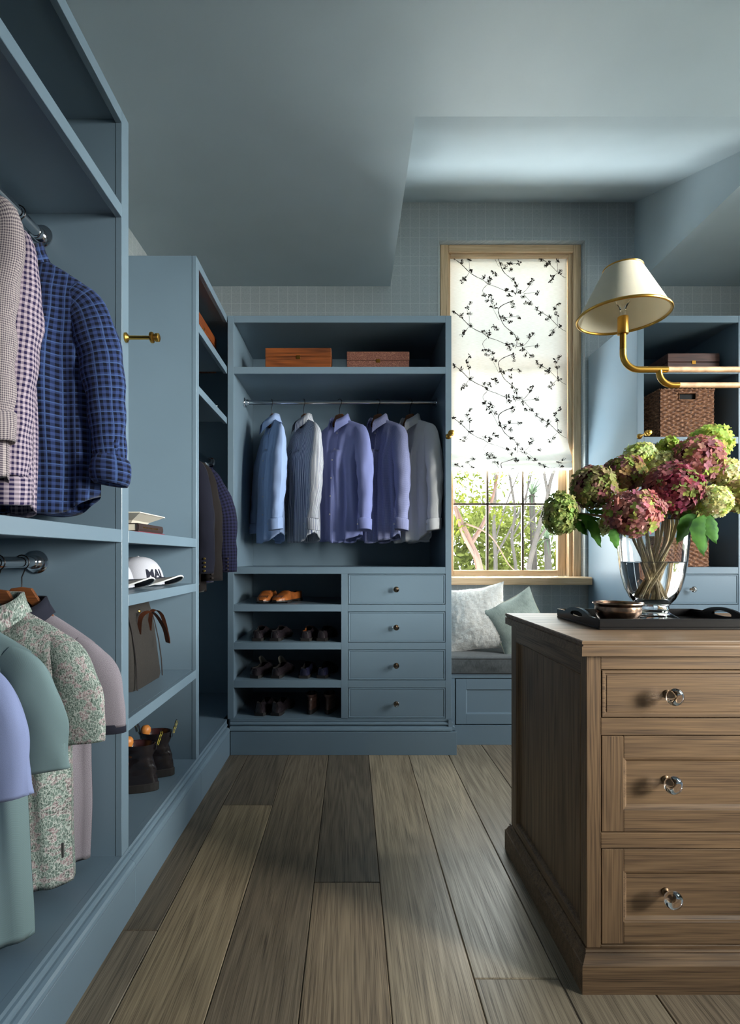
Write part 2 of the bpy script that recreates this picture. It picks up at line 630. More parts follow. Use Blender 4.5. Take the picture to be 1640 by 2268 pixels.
blind = thing('roman_blind', 'cream roman blind printed with dark blossom branches, half lowered over the window', 'blind', (1.13, 3.80, 1.766))
rows = []
ts = [i * 0.1 for i in range(13)] + [1.30 + i * 0.34 / 34 for i in range(35)]
for t in ts:
    y, z = blind_prof(t)
    row = []
    for i in range(25):
        s = i / 24
        x = lerp(BX0, BX1, s)
        lowf = max(0, (t - 1.25) / 0.35)
        x += (0.012 * lowf if s > 0.97 else 0)
        row.append((x, y + 0.003 * sin(s * 19 + t * 2) * lowf - 0.0015 * sin(s * 9 + t * 5), z - 0.012 * lowf * sin(s * PI) + 0.002 * sin(s * 23) * lowf))
    rows.append(row)
MB().grid(rows).build('cloth', BLIND, blind, smooth='all')
bx('head_rail', WINWOOD_X, blind, 0.7165, 1.560, 3.842, 3.860, 3.27, 3.291, bevel=0.001)

# blossom print: lines and leaves traced in the cloth's own coordinates (metres across, metres down)
ZP = 3.78 * 308   # trace units per metre
random.seed(11)
pr = MB()


def cl(zx, zy):
    return ((zx - 212) / ZP * 1.0, (zy - 262) / ZP * 1.0)


def on_cloth(u, t):
    y, z = blind_prof(max(0.0, t))
    lowf = max(0, (t - 1.25) / 0.35)
    s = u / (BX1 - BX0)
    return (BX0 + u, y - 0.0022 - 0.002 * lowf + 0.003 * sin(s * 19 + t * 2) * lowf - 0.0015 * sin(s * 9 + t * 5), z - 0.012 * lowf * sin(min(1, max(0, s)) * PI) + 0.002 * sin(s * 23) * lowf)


TMAX = 1.575


def pline(pts, w):
    pts = spline(pts, len(pts) * 4)
    rows = []
    for i, (u, t) in enumerate(pts):
        a, b = pts[max(0, i - 1)], pts[min(len(pts) - 1, i + 1)]
        dx, dy = b[0] - a[0], b[1] - a[1]
        L = math.hypot(dx, dy) or 1
        ww = w * random.uniform(0.6, 1.2) * (1 - 0.4 * i / len(pts))
        if 0.004 < u < BX1 - BX0 - 0.004 and 0.004 < t < TMAX:
            rows.append([on_cloth(u - dy / L * ww, t + dx / L * ww), on_cloth(u + dy / L * ww, t - dx / L * ww)])
        else:
            if len(rows) > 1:
                pr.grid(rows)
            rows = []
    if len(rows) > 1:
        pr.grid(rows)


def pleaf(u, t, a, L, w):
    poly = []
    for s, ww in ((0, 0), (0.3, 0.9), (0.6, 1), (1, 0), (0.6, -1), (0.3, -0.9)):
        x, y = s * L, ww * w
        uu, tt = u + x * cos(a) - y * sin(a), t + x * sin(a) + y * cos(a)
        if not (0.003 < uu < BX1 - BX0 - 0.003 and 0.003 < tt < TMAX):
            return
        poly.append(on_cloth(uu, tt))
    pr.add(poly, [(0, 1, 2, 3, 4, 5)])


def cluster(u, t, n=5, R=0.02):
    for k in range(n):
        a = random.uniform(0, 2 * PI)
        if random.random() < 0.55:
            pleaf(u + random.uniform(-.3, .3) * R, t + random.uniform(-.3, .3) * R, a, random.uniform(.5, 1.0) * R, random.uniform(.12, .24) * R)
        else:   # open petal outline
            c = (u + cos(a) * R * .45, t + sin(a) * R * .45)
            pts = [(c[0] + cos(a + b) * R * .38, c[1] + sin(a + b) * R * .26) for b in [i * 2 * PI / 6 for i in range(6)]]
            pline(pts, 0.0014)
    pleaf(u, t, random.uniform(0, 6.3), R * .28, R * .14)


PATHS = [([(740, 630), (655, 665), (617, 705), (630, 762), (660, 830), (700, 870), (745, 905), (768, 950), (770, 1000), (755, 1030)], .0032),
         ([(235, 715), (310, 775), (370, 835), (430, 875), (490, 903), (530, 935), (600, 960), (670, 990), (725, 1000)], .0026),
         ([(520, 945), (485, 990), (510, 1045), (520, 1095)], .0016), ([(372, 835), (372, 755), (350, 690), (380, 640)], .0014),
         ([(370, 845), (340, 890), (325, 925)], .0014), ([(625, 785), (720, 765), (800, 765)], .0014),
         ([(770, 1015), (830, 1005), (890, 935), (915, 900)], .0018), ([(830, 1020), (890, 1012), (945, 1005)], .0014),
         ([(830, 1025), (870, 1070), (895, 1095)], .0014), ([(930, 700), (1000, 740), (1050, 775), (1110, 835), (1160, 875), (1215, 897)], .0022),
         ([(1112, 835), (1110, 755), (1090, 690), (1125, 645)], .0014), ([(1110, 845), (1070, 885), (1055, 925)], .0014),
         ([(620, 790), (575, 700), (555, 675)], .0012)]
CLUS = [(300, 755, 6), (350, 690, 4), (380, 645, 4), (375, 740, 4), (385, 835, 6), (335, 890, 6), (315, 915, 4), (245, 725, 4), (540, 890, 7), (600, 860, 6), (575, 845, 4),
        (530, 920, 6), (500, 885, 4), (670, 790, 7), (720, 760, 6), (790, 765, 4), (720, 815, 6), (640, 770, 4), (735, 900, 5), (765, 940, 6),
        (690, 990, 7), (710, 1035, 7), (740, 1000, 5), (800, 1000, 7), (820, 1040, 6), (880, 930, 7), (905, 905, 4), (940, 1005, 6), (890, 1095, 7), (850, 1090, 4),
        (740, 1090, 6), (745, 1120, 3), (550, 1045, 5), (500, 1035, 5), (525, 1085, 4), (565, 1075, 4), (590, 680, 5), (560, 675, 3), (940, 700, 4), (975, 735, 5), (1040, 760, 6), (1095, 690, 5),
        (1125, 650, 4), (1110, 740, 5), (1130, 835, 6), (1070, 885, 6), (1050, 915, 4), (1025, 785, 4)]
for rep in range(-1, 4):
    dy = rep * 447.0
    for pts, w in PATHS:
        pline([cl(x, y + dy) for x, y in pts], w * 0.95)
    for x, y, n in CLUS:
        cluster(*cl(x + random.uniform(-6, 6), y + dy + random.uniform(-6, 6)), n=n + 2, R=0.024)
po = pr.build('blossom_print', PRINT, blind)
po['kind'] = 'stuff'
# ------------------------------------------------------------------ cabinet helpers
FX, FY = -0.72, 3.10        # faces of the left run and of the back cabinets
ZT0, ZT1 = 2.508, 2.548     # top
S1 = (2.210, 2.250)         # upper shelf
MOLD = [(0.020, 0.200), (0.0, 0.200), (0.0, 0.188), (0.004, 0.187), (0.004, 0.185), (-0.004, 0.183), (-0.009, 0.179), (-0.0105, 0.174), (-0.009, 0.169),
        (-0.004, 0.165), (0.001, 0.164), (0.001, 0.162), (-0.008, 0.160), (-0.016, 0.156), (-0.0215, 0.150), (-0.024, 0.143), (-0.024, 0.139), (0.020, 0.139)]


def mold_x(name, parent, y_face, x0, x1):
    return MB().prism([(y_face + a, z) for a, z in MOLD], 'x', x0, x1).build(name, PAINT, parent)


def mold_y(name, parent, x_face, y0, y1):
    return MB().prism([(x_face - a, z) for a, z in MOLD], 'y', y0, y1).build(name, PAINT, parent)


def rail_y(parent, x, z, y0, y1):
    MB().tube([(x, y0, z), (x, y1, z)], 0.0165, 16).build('hanging_rail', CHROME, parent, smooth=True)
    for y, d in ((y0, 1), (y1, -1)):
        MB().lathe([(0.036, 0.0), (0.036, d * 0.004), (0.030, d * 0.007), (0.021, d * 0.008), (0.021, d * 0.03), (0.0185, d * 0.032)], (x, y, z), 24, 'y').build('rail_flange', CHROME, parent, smooth=True)


def rail_x(parent, y, z, x0, x1):
    MB().tube([(x0, y, z), (x1, y, z)], 0.0135, 16).build('hanging_rail', CHROME, parent, smooth=True)
    for x, d in ((x0, 1), (x1, -1)):
        MB().lathe([(0.030, 0.0), (0.030, d * 0.004), (0.024, d * 0.007), (0.018, d * 0.008), (0.018, d * 0.026), (0.0145, d * 0.028)], (x, y, z), 24, 'x').build('rail_flange', CHROME, parent, smooth=True)


def valet(parent, base, ax):
    pf = [(0.0155, 0.0), (0.0155, 0.005), (0.011, 0.008), (0.0065, 0.012), (0.0060, 0.076), (0.0075, 0.079), (0.0165, 0.081), (0.0175, 0.085), (0.0165, 0.089), (0.010, 0.091),
          (0.010, 0.095), (0.0135, 0.097), (0.0135, 0.107), (0.010, 0.109)]
    d = 1 if ax == 'x' else -1
    o = MB().lathe([(r, d * h) for r, h in pf], base, 24, ax).build('valet_rod', BRASS, parent, smooth=True)
    o['label'] = 'short brass valet rod with a knob end'


KFOOT = plain('dark_bronze_knob_foot', srgb(112, 92, 72), .4, 1.0)


def knob(parent, x, y, z, r=0.016, scale=1.0):
    """crystal knob facing -y with a brass foot"""
    R = r * scale
    MB().lathe([(R * .5, 0), (R * .5, -R * .12), (R * .28, -R * .25), (R * .26, -R * .75)], (x, y, z), 20, 'y').build('knob_foot', KFOOT, parent, smooth=True)
    MB().lathe([(R * .40, -R * .5), (R * .5, -R * .8), (R * .85, -R * 1.15), (R * 1.06, -R * 1.5), (R * 1.08, -R * 1.75), (R * .95, -R * 2.0), (R * .6, -R * 2.15), (R * .2, -R * 2.1)], (x, y, z), 20, 'y').build('knob', KNOBG, parent, smooth=True)


def bead_drawer(parent, x0, x1, y, z0, z1, kx=None, mat=None, ks=1.0, bead=0.008):
    """inset drawer front with a thin groove-and-bead border, knob"""
    mat = mat or PAINT
    g = 0.0028
    a0, a1, c0, c1 = x0 + g, x1 - g, z0 + g, z1 - g
    rect = lambda d: [(a0 + d, c0 + d), (a1 - d, c0 + d), (a1 - d, c1 - d), (a0 + d, c1 - d)]
    rows = []
    for d, yy in ((0, y + .02), (0, y), (0.001, y - .0015), (bead * .7, y - .0015), (bead, y + .0015), (bead * 1.25, y + .0015), (bead * 1.4, y + .0002)):
        rows.append([(px, yy, pz) for px, pz in rect(d)])
    o = MB().grid(rows, closed=True, cap0=True, cap1=True).build('drawer', mat, parent)
    for k in (kx or [(x0 + x1) / 2]):
        knob(o, k, y + .0002, (z0 + z1) / 2, scale=ks)
    return o


def dark_gap(parent, x0, x1, y, z0, z1):
    """inside of the carcase behind the drawer fronts"""
    return bx('carcase', PAINT, parent, x0, x1, y + 0.021, y + 0.5, z0, z1, bevel=0)


# ------------------------------------------------------------------ left run, unit nearest the viewer (two hanging rails)
XB = XL + 0.016
IN = FX - 0.021


def side_y(parent, y0, y1, z0, z1, stile=True, name='side_panel', x0=None):
    bx(name, PAINT, parent, XB, IN, y0 + 0.001, y1 - 0.001, z0, z1, bevel=0)
    if stile:
        bx('stile', PAINT, parent, FX - 0.02, FX, y0, y1, z0, z1, bevel=0.0012)


def shelf_y(parent, y0, y1, z0, z1, name='shelf'):
    bx(name, PAINT, parent, XB, IN, y0, y1, z0 + 0.012, z1, bevel=0)
    bx('shelf_edge', PAINT, parent, FX - 0.02, FX, y0, y1, z0, z1, bevel=0.0012)


def base_y(parent, y0, y1):
    mold_y('base_moulding', parent, FX, y0, y1)
    bx('plinth', PAINT, parent, XB, FX + 0.0225, y0, y1, 0, 0.1345, bevel=0.001)


u1 = thing('wardrobe_unit', 'blue-grey open wardrobe nearest the viewer with two rails of hanging shirts', 'wardrobe', (XL + .3, 1.16, 0))
side_y(u1, 0.58, 0.63, 0.2, ZT1)
side_y(u1, 1.676, 1.727, 0.2, ZT1, name='partition')
bx('back_panel', PAINT, u1, XL + .002, XB, 0.58, 1.727, 0.134, ZT1, bevel=0)
shelf_y(u1, 0.63, 1.676, ZT0, ZT1, 'top_panel')
shelf_y(u1, 0.63, 1.676, *S1)
shelf_y(u1, 0.63, 1.676, 1.188, 1.228)
bx('bottom_panel', PAINT, u1, XB, FX - .0205, 0.58, 1.727, 0.16, 0.2, bevel=0)
base_y(u1, 0.58, 1.727)
rail_y(u1, -0.972, 2.148, 0.631, 1.675)
rail_y(u1, -0.985, 1.126, 0.631, 1.675)
valet(u1, (FX, 1.702, 1.843), 'x')

u2 = thing('shelf_unit', 'low blue-grey shelf unit with bag, caps and black boots in the left run', 'shelves', (XL + .3, 2.1, 0))
shelf_y(u2, 1.728, 2.483, 1.188, 1.228, 'top_panel')
shelf_y(u2, 1.728, 2.483, 0.983, 1.020)
shelf_y(u2, 1.728, 2.483, 0.578, 0.617)
bx('back_panel', PAINT, u2, XL + .002, XB, 1.728, 2.483, 0.134, 1.228, bevel=0)
bx('bottom_panel', PAINT, u2, XB, FX - .0205, 1.728, 2.483, 0.16, 0.2, bevel=0)
base_y(u2, 1.728, 2.483)

u3 = thing('corner_wardrobe', 'tall blue-grey corner wardrobe with dark jackets hanging inside', 'wardrobe', (XL + .3, 2.8, 0))
side_y(u3, 2.484, 2.528, 0.2, ZT1)
bx('back_panel', PAINT, u3, XL + .002, XB, 2.484, 3.73, 0.134, ZT1, bevel=0)
bx('end_panel', PAINT, u3, XB, FX, 3.70, 3.73, 0.134, ZT1, bevel=0)
shelf_y(u3, 2.528, 3.099, ZT0, ZT1, 'top_panel')
bx('top_panel', PAINT, u3, XB, FX, 3.10, 3.70, ZT0 + .012, ZT1, bevel=0)
shelf_y(u3, 2.528, 3.099, *S1)
shelf_y(u3, 2.528, 3.099, 1.918, 1.955)
bx('bottom_panel', PAINT, u3, XB, FX - .0205, 2.484, 3.70, 0.16, 0.2, bevel=0)
base_y(u3, 2.484, 3.074)
bx('corner_post', PAINT, u3, FX - .0205, FX - .0005, 3.0745, 3.10, 0.134, 0.2, bevel=0)
rail_y(u3, -0.975, 1.80, 2.529, 3.699)

# ------------------------------------------------------------------ back wardrobe with shirts, shoe shelves and drawers
b1 = thing('back_wardrobe', 'blue-grey wardrobe on the back wall with five shirts, shoe shelves and drawers', 'wardrobe', (-0.065, 3.4, 0))
LX0, LX1, RX0b, RX1b = -0.716, -0.680, 0.552, 0.587
YI = FY + 0.02
for x0, x1 in ((LX0, LX1), (RX0b, RX1b)):
    bx('stile', PAINT, b1, x0, x1, FY, YI, 0.2, ZT1, bevel=0.0012)
    bx('side_panel', PAINT, b1, x0 + .001, x1 - .001, YI + .001, 3.735, 0.134, ZT1, bevel=0)
bx('back_panel', PAINT, b1, LX1, RX0b, 3.705, 3.735, 0.134, ZT1, bevel=0)


def shelf_x(parent, x0, x1, z0, z1, y1=3.705, name='shelf'):
    bx(name, PAINT, parent, x0, x1, YI + .001, y1, z0 + 0.012, z1, bevel=0)
    bx('shelf_edge', PAINT, parent, x0, x1, FY, YI, z0, z1, bevel=0.0012)


shelf_x(b1, LX1, RX0b, ZT0, ZT1, name='top_panel')
shelf_x(b1, LX1, RX0b, *S1)
shelf_x(b1, LX1, RX0b, 1.045, 1.085, name='counter')
bx('divider', PAINT, b1, -0.055, -0.016, FY, 3.70, 0.2, 1.045, bevel=0.001)
LEV = [(0.826, 0.867), (0.605, 0.646), (0.383, 0.426)]
for z0, z1 in LEV:
    shelf_x(b1, LX1, -0.055, z0, z1)
    bx('drawer_rail', PAINT, b1, -0.016, RX0b, FY, FY + .04, z0, z1, bevel=0.001)
bx('bottom_panel', PAINT, b1, LX1, RX0b, FY + .0206, 3.705, 0.16, 0.2045, bevel=0)
bx('bottom_rail', PAINT, b1, LX1, RX0b, FY, FY + .0205, 0.2002, 0.2045, bevel=0.001)
tops = [1.045, 0.826, 0.605, 0.383]
bots = [0.867, 0.646, 0.426, 0.2045]
dark_gap(b1, -0.015, RX0b - .001, FY, 0.205, 1.05)
for z0, z1 in zip(bots, tops):
    bead_drawer(b1, -0.016, RX0b, FY + .001, z0, z1, kx=[0.264])
rail_x(b1, 3.40, 2.13, LX1 + .001, RX0b - .001)
mold_x('base_moulding', b1, FY, -0.7, RX1b + 0.001)
mb = MB()
mb.prism([(RX1b - a, z) for a, z in MOLD], 'y', FY - 0.012, 3.24).build('base_moulding', PAINT, b1)
bx('plinth', PAINT, b1, -0.694, RX1b + 0.026, FY - 0.026, 3.70, 0, 0.134, bevel=0.001)
valet(b1, (0.5695, FY, 1.845), 'y')

# ------------------------------------------------------------------ right wardrobe with baskets
b2 = thing('right_wardrobe', 'blue-grey cupboard right of the window with baskets above drawers', 'wardrobe', (2.3, 3.4, 0))
C0, C1, C2, C3, C4, C5 = 1.668, 1.708, 2.258, 2.298, 2.848, 2.888
for x0, x1 in ((C0, C1), (C2, C3), (C4, C5)):
    bx('stile', PAINT, b2, x0, x1, FY, YI, 0.2, ZT1, bevel=0.0012)
    bx('side_panel', PAINT, b2, x0 + .001, x1 - .001, YI + .001, 3.735, 0.134, ZT1, bevel=0)
bx('back_panel', PAINT, b2, C1, C4, 3.705, 3.735, 0.134, ZT1, bevel=0)
for a, b in ((C1, C2), (C3, C4)):
    shelf_x(b2, a, b, ZT0, ZT1, name='top_panel')
    shelf_x(b2, a, b, *S1)
    shelf_x(b2, a, b, 1.803, 1.843)
    shelf_x(b2, a, b, 1.045, 1.085, name='counter')
    dark_gap(b2, a + .001, b - .001, FY, 0.205, 1.045)
    for z0, z1 in zip(bots, tops):
        bead_drawer(b2, a, b, FY + .001, z0, z1)
    for z0, z1 in LEV:
        bx('drawer_rail', PAINT, b2, a, b, FY, FY + .02, z0, z1, bevel=0.001)
bx('bottom_rail', PAINT, b2, C1, C4, FY, FY + .02, 0.2002, 0.2045, bevel=0.001)
mold_x('base_moulding', b2, FY, C0, C5)
bx('plinth', PAINT, b2, C0, C5, FY - 0.026, 3.70, 0, 0.134, bevel=0.001)
valet(b2, (1.682, FY, 1.845), 'y')

# ------------------------------------------------------------------ window seat
ws = thing('window_seat', 'blue-grey panelled window seat box under the window', 'bench', (1.127, 3.5, 0))
A0, A1 = 0.6, 1.667
BY = 3.25
bx('seat_box', PAINT, ws, A0, A1, BY + .02, 3.745, 0.12, 0.43, bevel=0)
bx('seat_lid', PAINT, ws, A0, A1, BY - .004, BY + .03, 0.405, 0.432, bevel=0.002)
bx('plinth', PAINT, ws, 0.588, A1, BY - .008, 3.7, 0, 0.118, bevel=0.001)
bx('stile', PAINT, ws, A0, 0.636, BY, BY + .02, 0.118, 0.405, bevel=0.001)


def shaker(parent, x0, x1, y, z0, z1, fw, mat_r, mat_s, mat_p, knobs=(), lip=0.008, ks=1.0, nm='drawer', rails=None):
    """frame-and-panel drawer front: stiles, rails, bevelled lip, recessed panel"""
    g = 0.003
    x0, x1, z0, z1 = x0 + g, x1 - g, z0 + g, z1 - g
    rw = rails or fw
    d = bx(nm, mat_p, parent, x0 + fw - .004, x1 - fw + .004, y + 0.009, y + 0.016, z0 + rw - .004, z1 - rw + .004, bevel=0)
    bx('stile', mat_s, d, x0, x0 + fw, y, y + 0.02, z0, z1, bevel=0.0012)
    bx('stile', mat_s, d, x1 - fw, x1, y, y + 0.02, z0, z1, bevel=0.0012)
    bx('rail', mat_r, d, x0 + fw, x1 - fw, y, y + 0.02, z0, z0 + rw, bevel=0.0012)
    bx('rail', mat_r, d, x0 + fw, x1 - fw, y, y + 0.02, z1 - rw, z1, bevel=0.0012)
    rect = lambda e: [(x0 + fw + e, z0 + rw + e), (x1 - fw - e, z0 + rw + e), (x1 - fw - e, z1 - rw - e), (x0 + fw + e, z1 - rw - e)]
    MB().grid([[(a, yy, b) for a, b in rect(e)] for e, yy in ((0, y + .001), (lip * .35, y + .002), (lip, y + 0.0095))], closed=True).build('lip', mat_r, d)
    for kx, kz in knobs:
        knob(d, kx, y + 0.009, kz, scale=ks)
    return d


shaker(ws, 0.64, 1.13, BY, 0.121, 0.402, 0.062, PAINT, PAINT, PAINT)
shaker(ws, 1.17, 1.66, BY, 0.121, 0.402, 0.062, PAINT, PAINT, PAINT)
bx('stile', PAINT, ws, 1.13, 1.17, BY, BY + .02, 0.118, 0.405, bevel=0.001)

# ------------------------------------------------------------------ oak island
isl = thing('island_dresser', 'brown oak island with a thick top and crystal-knobbed drawers', 'island', (1.35, 1.74, 0))
IX0, IX1, IY0, IY1 = 0.6245, 2.085, 1.41, 2.068
# top with a stepped edge
mb = MB()
rows = []
for d, zz in ((0.000, 0.8816), (0.000, 0.906), (0.0035, 0.9085), (0.0035, 0.9115), (0.0, 0.9135), (0.0, 0.9195), (0.0025, 0.9225)):
    rows.append([(0.606 + d, 1.394 + (d * .3), zz), (2.10 - d, 1.394 + d * .3, zz), (2.10 - d, 2.087 - d, zz), (0.606 + d, 2.087 - d, zz)])
mb.grid(rows, closed=True, cap0=True, cap1=True).build('top', OAKX, isl)
bx('body', OAKZ, isl, IX0 + .022, IX1 - .022, IY0 + .03, IY1 - .022, 0.08, 0.8815, bevel=0)
# left side: frame and panel
for nm, m, b in (('stile', OAKZ, (IX0, IX0 + .022, IY0 + .0205, IY0 + .035, 0.107, 0.8815)),
                 ('stile', OAKZ, (IX0, IX0 + .022, IY1 - .06, IY1, 0.107, 0.8815)),
                 ('rail', OAKY, (IX0, IX0 + .022, IY0 + .035, IY1 - .06, 0.825, 0.8815)),
                 ('rail', OAKY, (IX0, IX0 + .022, IY0 + .035, IY1 - .06, 0.107, 0.135))):
    bx(nm, m, isl, *b, bevel=0.001)
sp = bx('side_panel', OAKZ, isl, IX0 + .012, IX0 + .0215, IY0 + .036, IY1 - .061, 0.136, 0.824, bevel=0)
ra = lambda e: [(IY0 + .035 + e, 0.135 + e), (IY1 - .06 - e, 0.135 + e), (IY1 - .06 - e, 0.825 - e), (IY0 + .035 + e, 0.825 - e)]
MB().grid([[(xx, a, b) for a, b in ra(e)] for e, xx in ((0, IX0 + .001), (.002, IX0 - .002), (.005, IX0 + .0), (.007, IX0 + .004), (.009, IX0 + .0125))], closed=True).build('bead', OAKZ, isl)
bx('back_board', OAKZ, isl, IX0 + .022, IX1, IY1 - .0215, IY1, 0.107, 0.8815, bevel=0)
bx('end_board', OAKZ, isl, IX1 - .0215, IX1, IY0 + .021, IY1 - .022, 0.107, 0.8815, bevel=0)
# face frame
DX = [(0.663, 1.335), (1.375, 2.047)]
for x0, x1 in ((IX0, 0.663), (1.335, 1.375), (2.047, IX1)):
    bx('front_stile', OAKZ, isl, x0, x1, IY0, IY0 + .02, 0.107, 0.8815, bevel=0.0015)
for x0, x1 in DX:
    for z0, z1 in ((0.844, 0.8815), (0.670, 0.715), (0.370, 0.411), (0.107, 0.114)):
        bx('front_rail', OAKX, isl, x0, x1, IY0, IY0 + .02, z0, z1, bevel=0.001)
    kk = [x0 + 0.176, x1 - 0.176]
    d = bead_drawer(isl, x0, x1, IY0 + .001, 0.715, 0.844, kx=kk, mat=OAKX, ks=1.32, bead=0.010)
    for z0, z1 in ((0.411, 0.670), (0.114, 0.370)):
        shaker(isl, x0, x1, IY0 + .001, z0, z1, 0.058, OAKX, OAKZ, OAKX, knobs=[(q, (z0 + z1) / 2 + .008) for q in kk], ks=1.38, lip=0.012)
# plinth with cove
prof = [(0.0, 0.0), (0.0, 0.074), (0.003, 0.076), (0.007, 0.083), (0.012, 0.094), (0.016, 0.097), (0.0135, 0.101), (0.016, 0.106)]
rows = [[(0.605 + d, 1.389 + d, zz), (2.105 - d, 1.389 + d, zz), (2.105 - d, 2.09 - d, zz), (0.605 + d, 2.09 - d, zz)] for d, zz in prof]
MB().grid(rows, closed=True, cap0=True, cap1=True).build('plinth', OAKX, isl)
# ------------------------------------------------------------------ fabrics (patterns in the cloth's own uv, metres)


def fab(name, kind, a, b=None, c=None, p=0.008, rough=0.9):
    k = NT(name, rough, 0.15)
    k.set(k.b, 'Sheen Weight', 0.06)
    uv = k.n('TexCoord').outputs['UV']
    u, v, _ = k.xyz(uv)
    st = lambda q, per, duty: k.ma('LESS_THAN', k.ma('FRACT', k.ma('DIVIDE', k.ma('ADD', q, 5.0), per)), duty)
    weave = k.noise(uv, 900, 1)
    if kind == 'solid':
        col = k.mix(k.map(weave, 0.3, 0.7), tuple(x * .88 for x in a), tuple(min(1, x * 1.1) for x in a))
    elif kind == 'melange':
        col = k.mix(k.map(weave, 0.4, 0.6), a, b)
    elif kind == 'stripe':
        col = k.mix(st(u, p, 0.42), a, b)
    elif kind == 'gingham':
        f = k.ma('MULTIPLY', k.ma('ADD', st(u, p, 0.5), st(v, p, 0.5)), 0.5)
        col = k.mix(f, a, b)
    elif kind == 'plaid':
        f = k.ma('MULTIPLY', k.ma('ADD', st(u, p, 0.5), st(v, p, 0.5)), 0.5)
        col = k.mix(f, a, b)
        ln = k.ma('MAXIMUM', st(k.ma('ADD', u, p * .2), p * 2, 0.10), st(k.ma('ADD', v, p * .2), p * 2, 0.10))
        col = k.mix(k.ma('MULTIPLY', ln, 0.42), col, c)
    elif kind == 'pique':
        w = k.ma('SINE', k.ma('MULTIPLY', k.ma('ADD', v, k.ma('MULTIPLY', u, 0.6)), 3300.0))
        col = k.mix(k.map(w, -1, 1), tuple(x * .84 for x in a), tuple(min(1, x * 1.1) for x in a))
    elif kind == 'foliage':
        sc = k.n('VectorMath', {0: uv, 1: (1.0, 0.35, 1.0)}, operation='MULTIPLY').outputs[0]
        wv = k.n('TexVoronoi', {'Vector': sc, 'Scale': 250.0}, feature='DISTANCE_TO_EDGE').outputs['Distance']
        big = k.noise(uv, 26, 2, 0.6)
        base = k.ramp(big, [(0.36, b), (0.5, tuple(x * 1.25 for x in b)), (0.56, c), (0.66, tuple(x * .8 for x in b))])
        lines = k.map(wv, 0.03, 0.10, 1.0, 0.0)
        dk = k.map(k.noise(uv, 210, 1), 0.56, 0.64)
        col = k.mix(k.ma('MULTIPLY', lines, 0.8), base, a)
        col = k.mix(k.ma('MULTIPLY', dk, 0.7), col, srgb(50, 58, 54))
    k.color(col)
    if kind != 'pique':
        k.bump(k.noise(uv, 500, 1), 0.1, 0.0006)
    else:
        k.bump(w, 0.2, 0.0006)
    return k.m


BUT = plain('pearl_button', srgb(206, 200, 190), 0.3)
BUTD = plain('dark_button', srgb(60, 52, 50), 0.35)


def hanger(name, label, cat, group, loc, rotz, ws=0.2, mat=None, drop=0.085):
    h = thing(name, label, cat, loc, rotz, group)
    poly = [(0, -.074), (.03, -.078), (.058, -.122), (ws * .95, -.128 - drop * .8), (ws, -.14 - drop * .8), (ws * .95, -.15 - drop * .8), (.05, -.150), (.02, -.118), (0, -.110)]
    full = poly + [(-x, z) for x, z in reversed(poly[1:-1])]
    MB().prism(full, 'y', -.0055, .0055).build('hanger_bar', mat or HANGW, h, world=False, bevel=0.002)
    pts = [(0, 0, -.078), (0, 0, -.045)] + [(0.0215 * sin(a), 0, -0.0215 * cos(a)) for a in [0.5 + i * 0.38 for i in range(11)]]
    MB().tube(pts, 0.0019, 6).build('hook', WIRE, h, world=False, smooth=True)
    return h


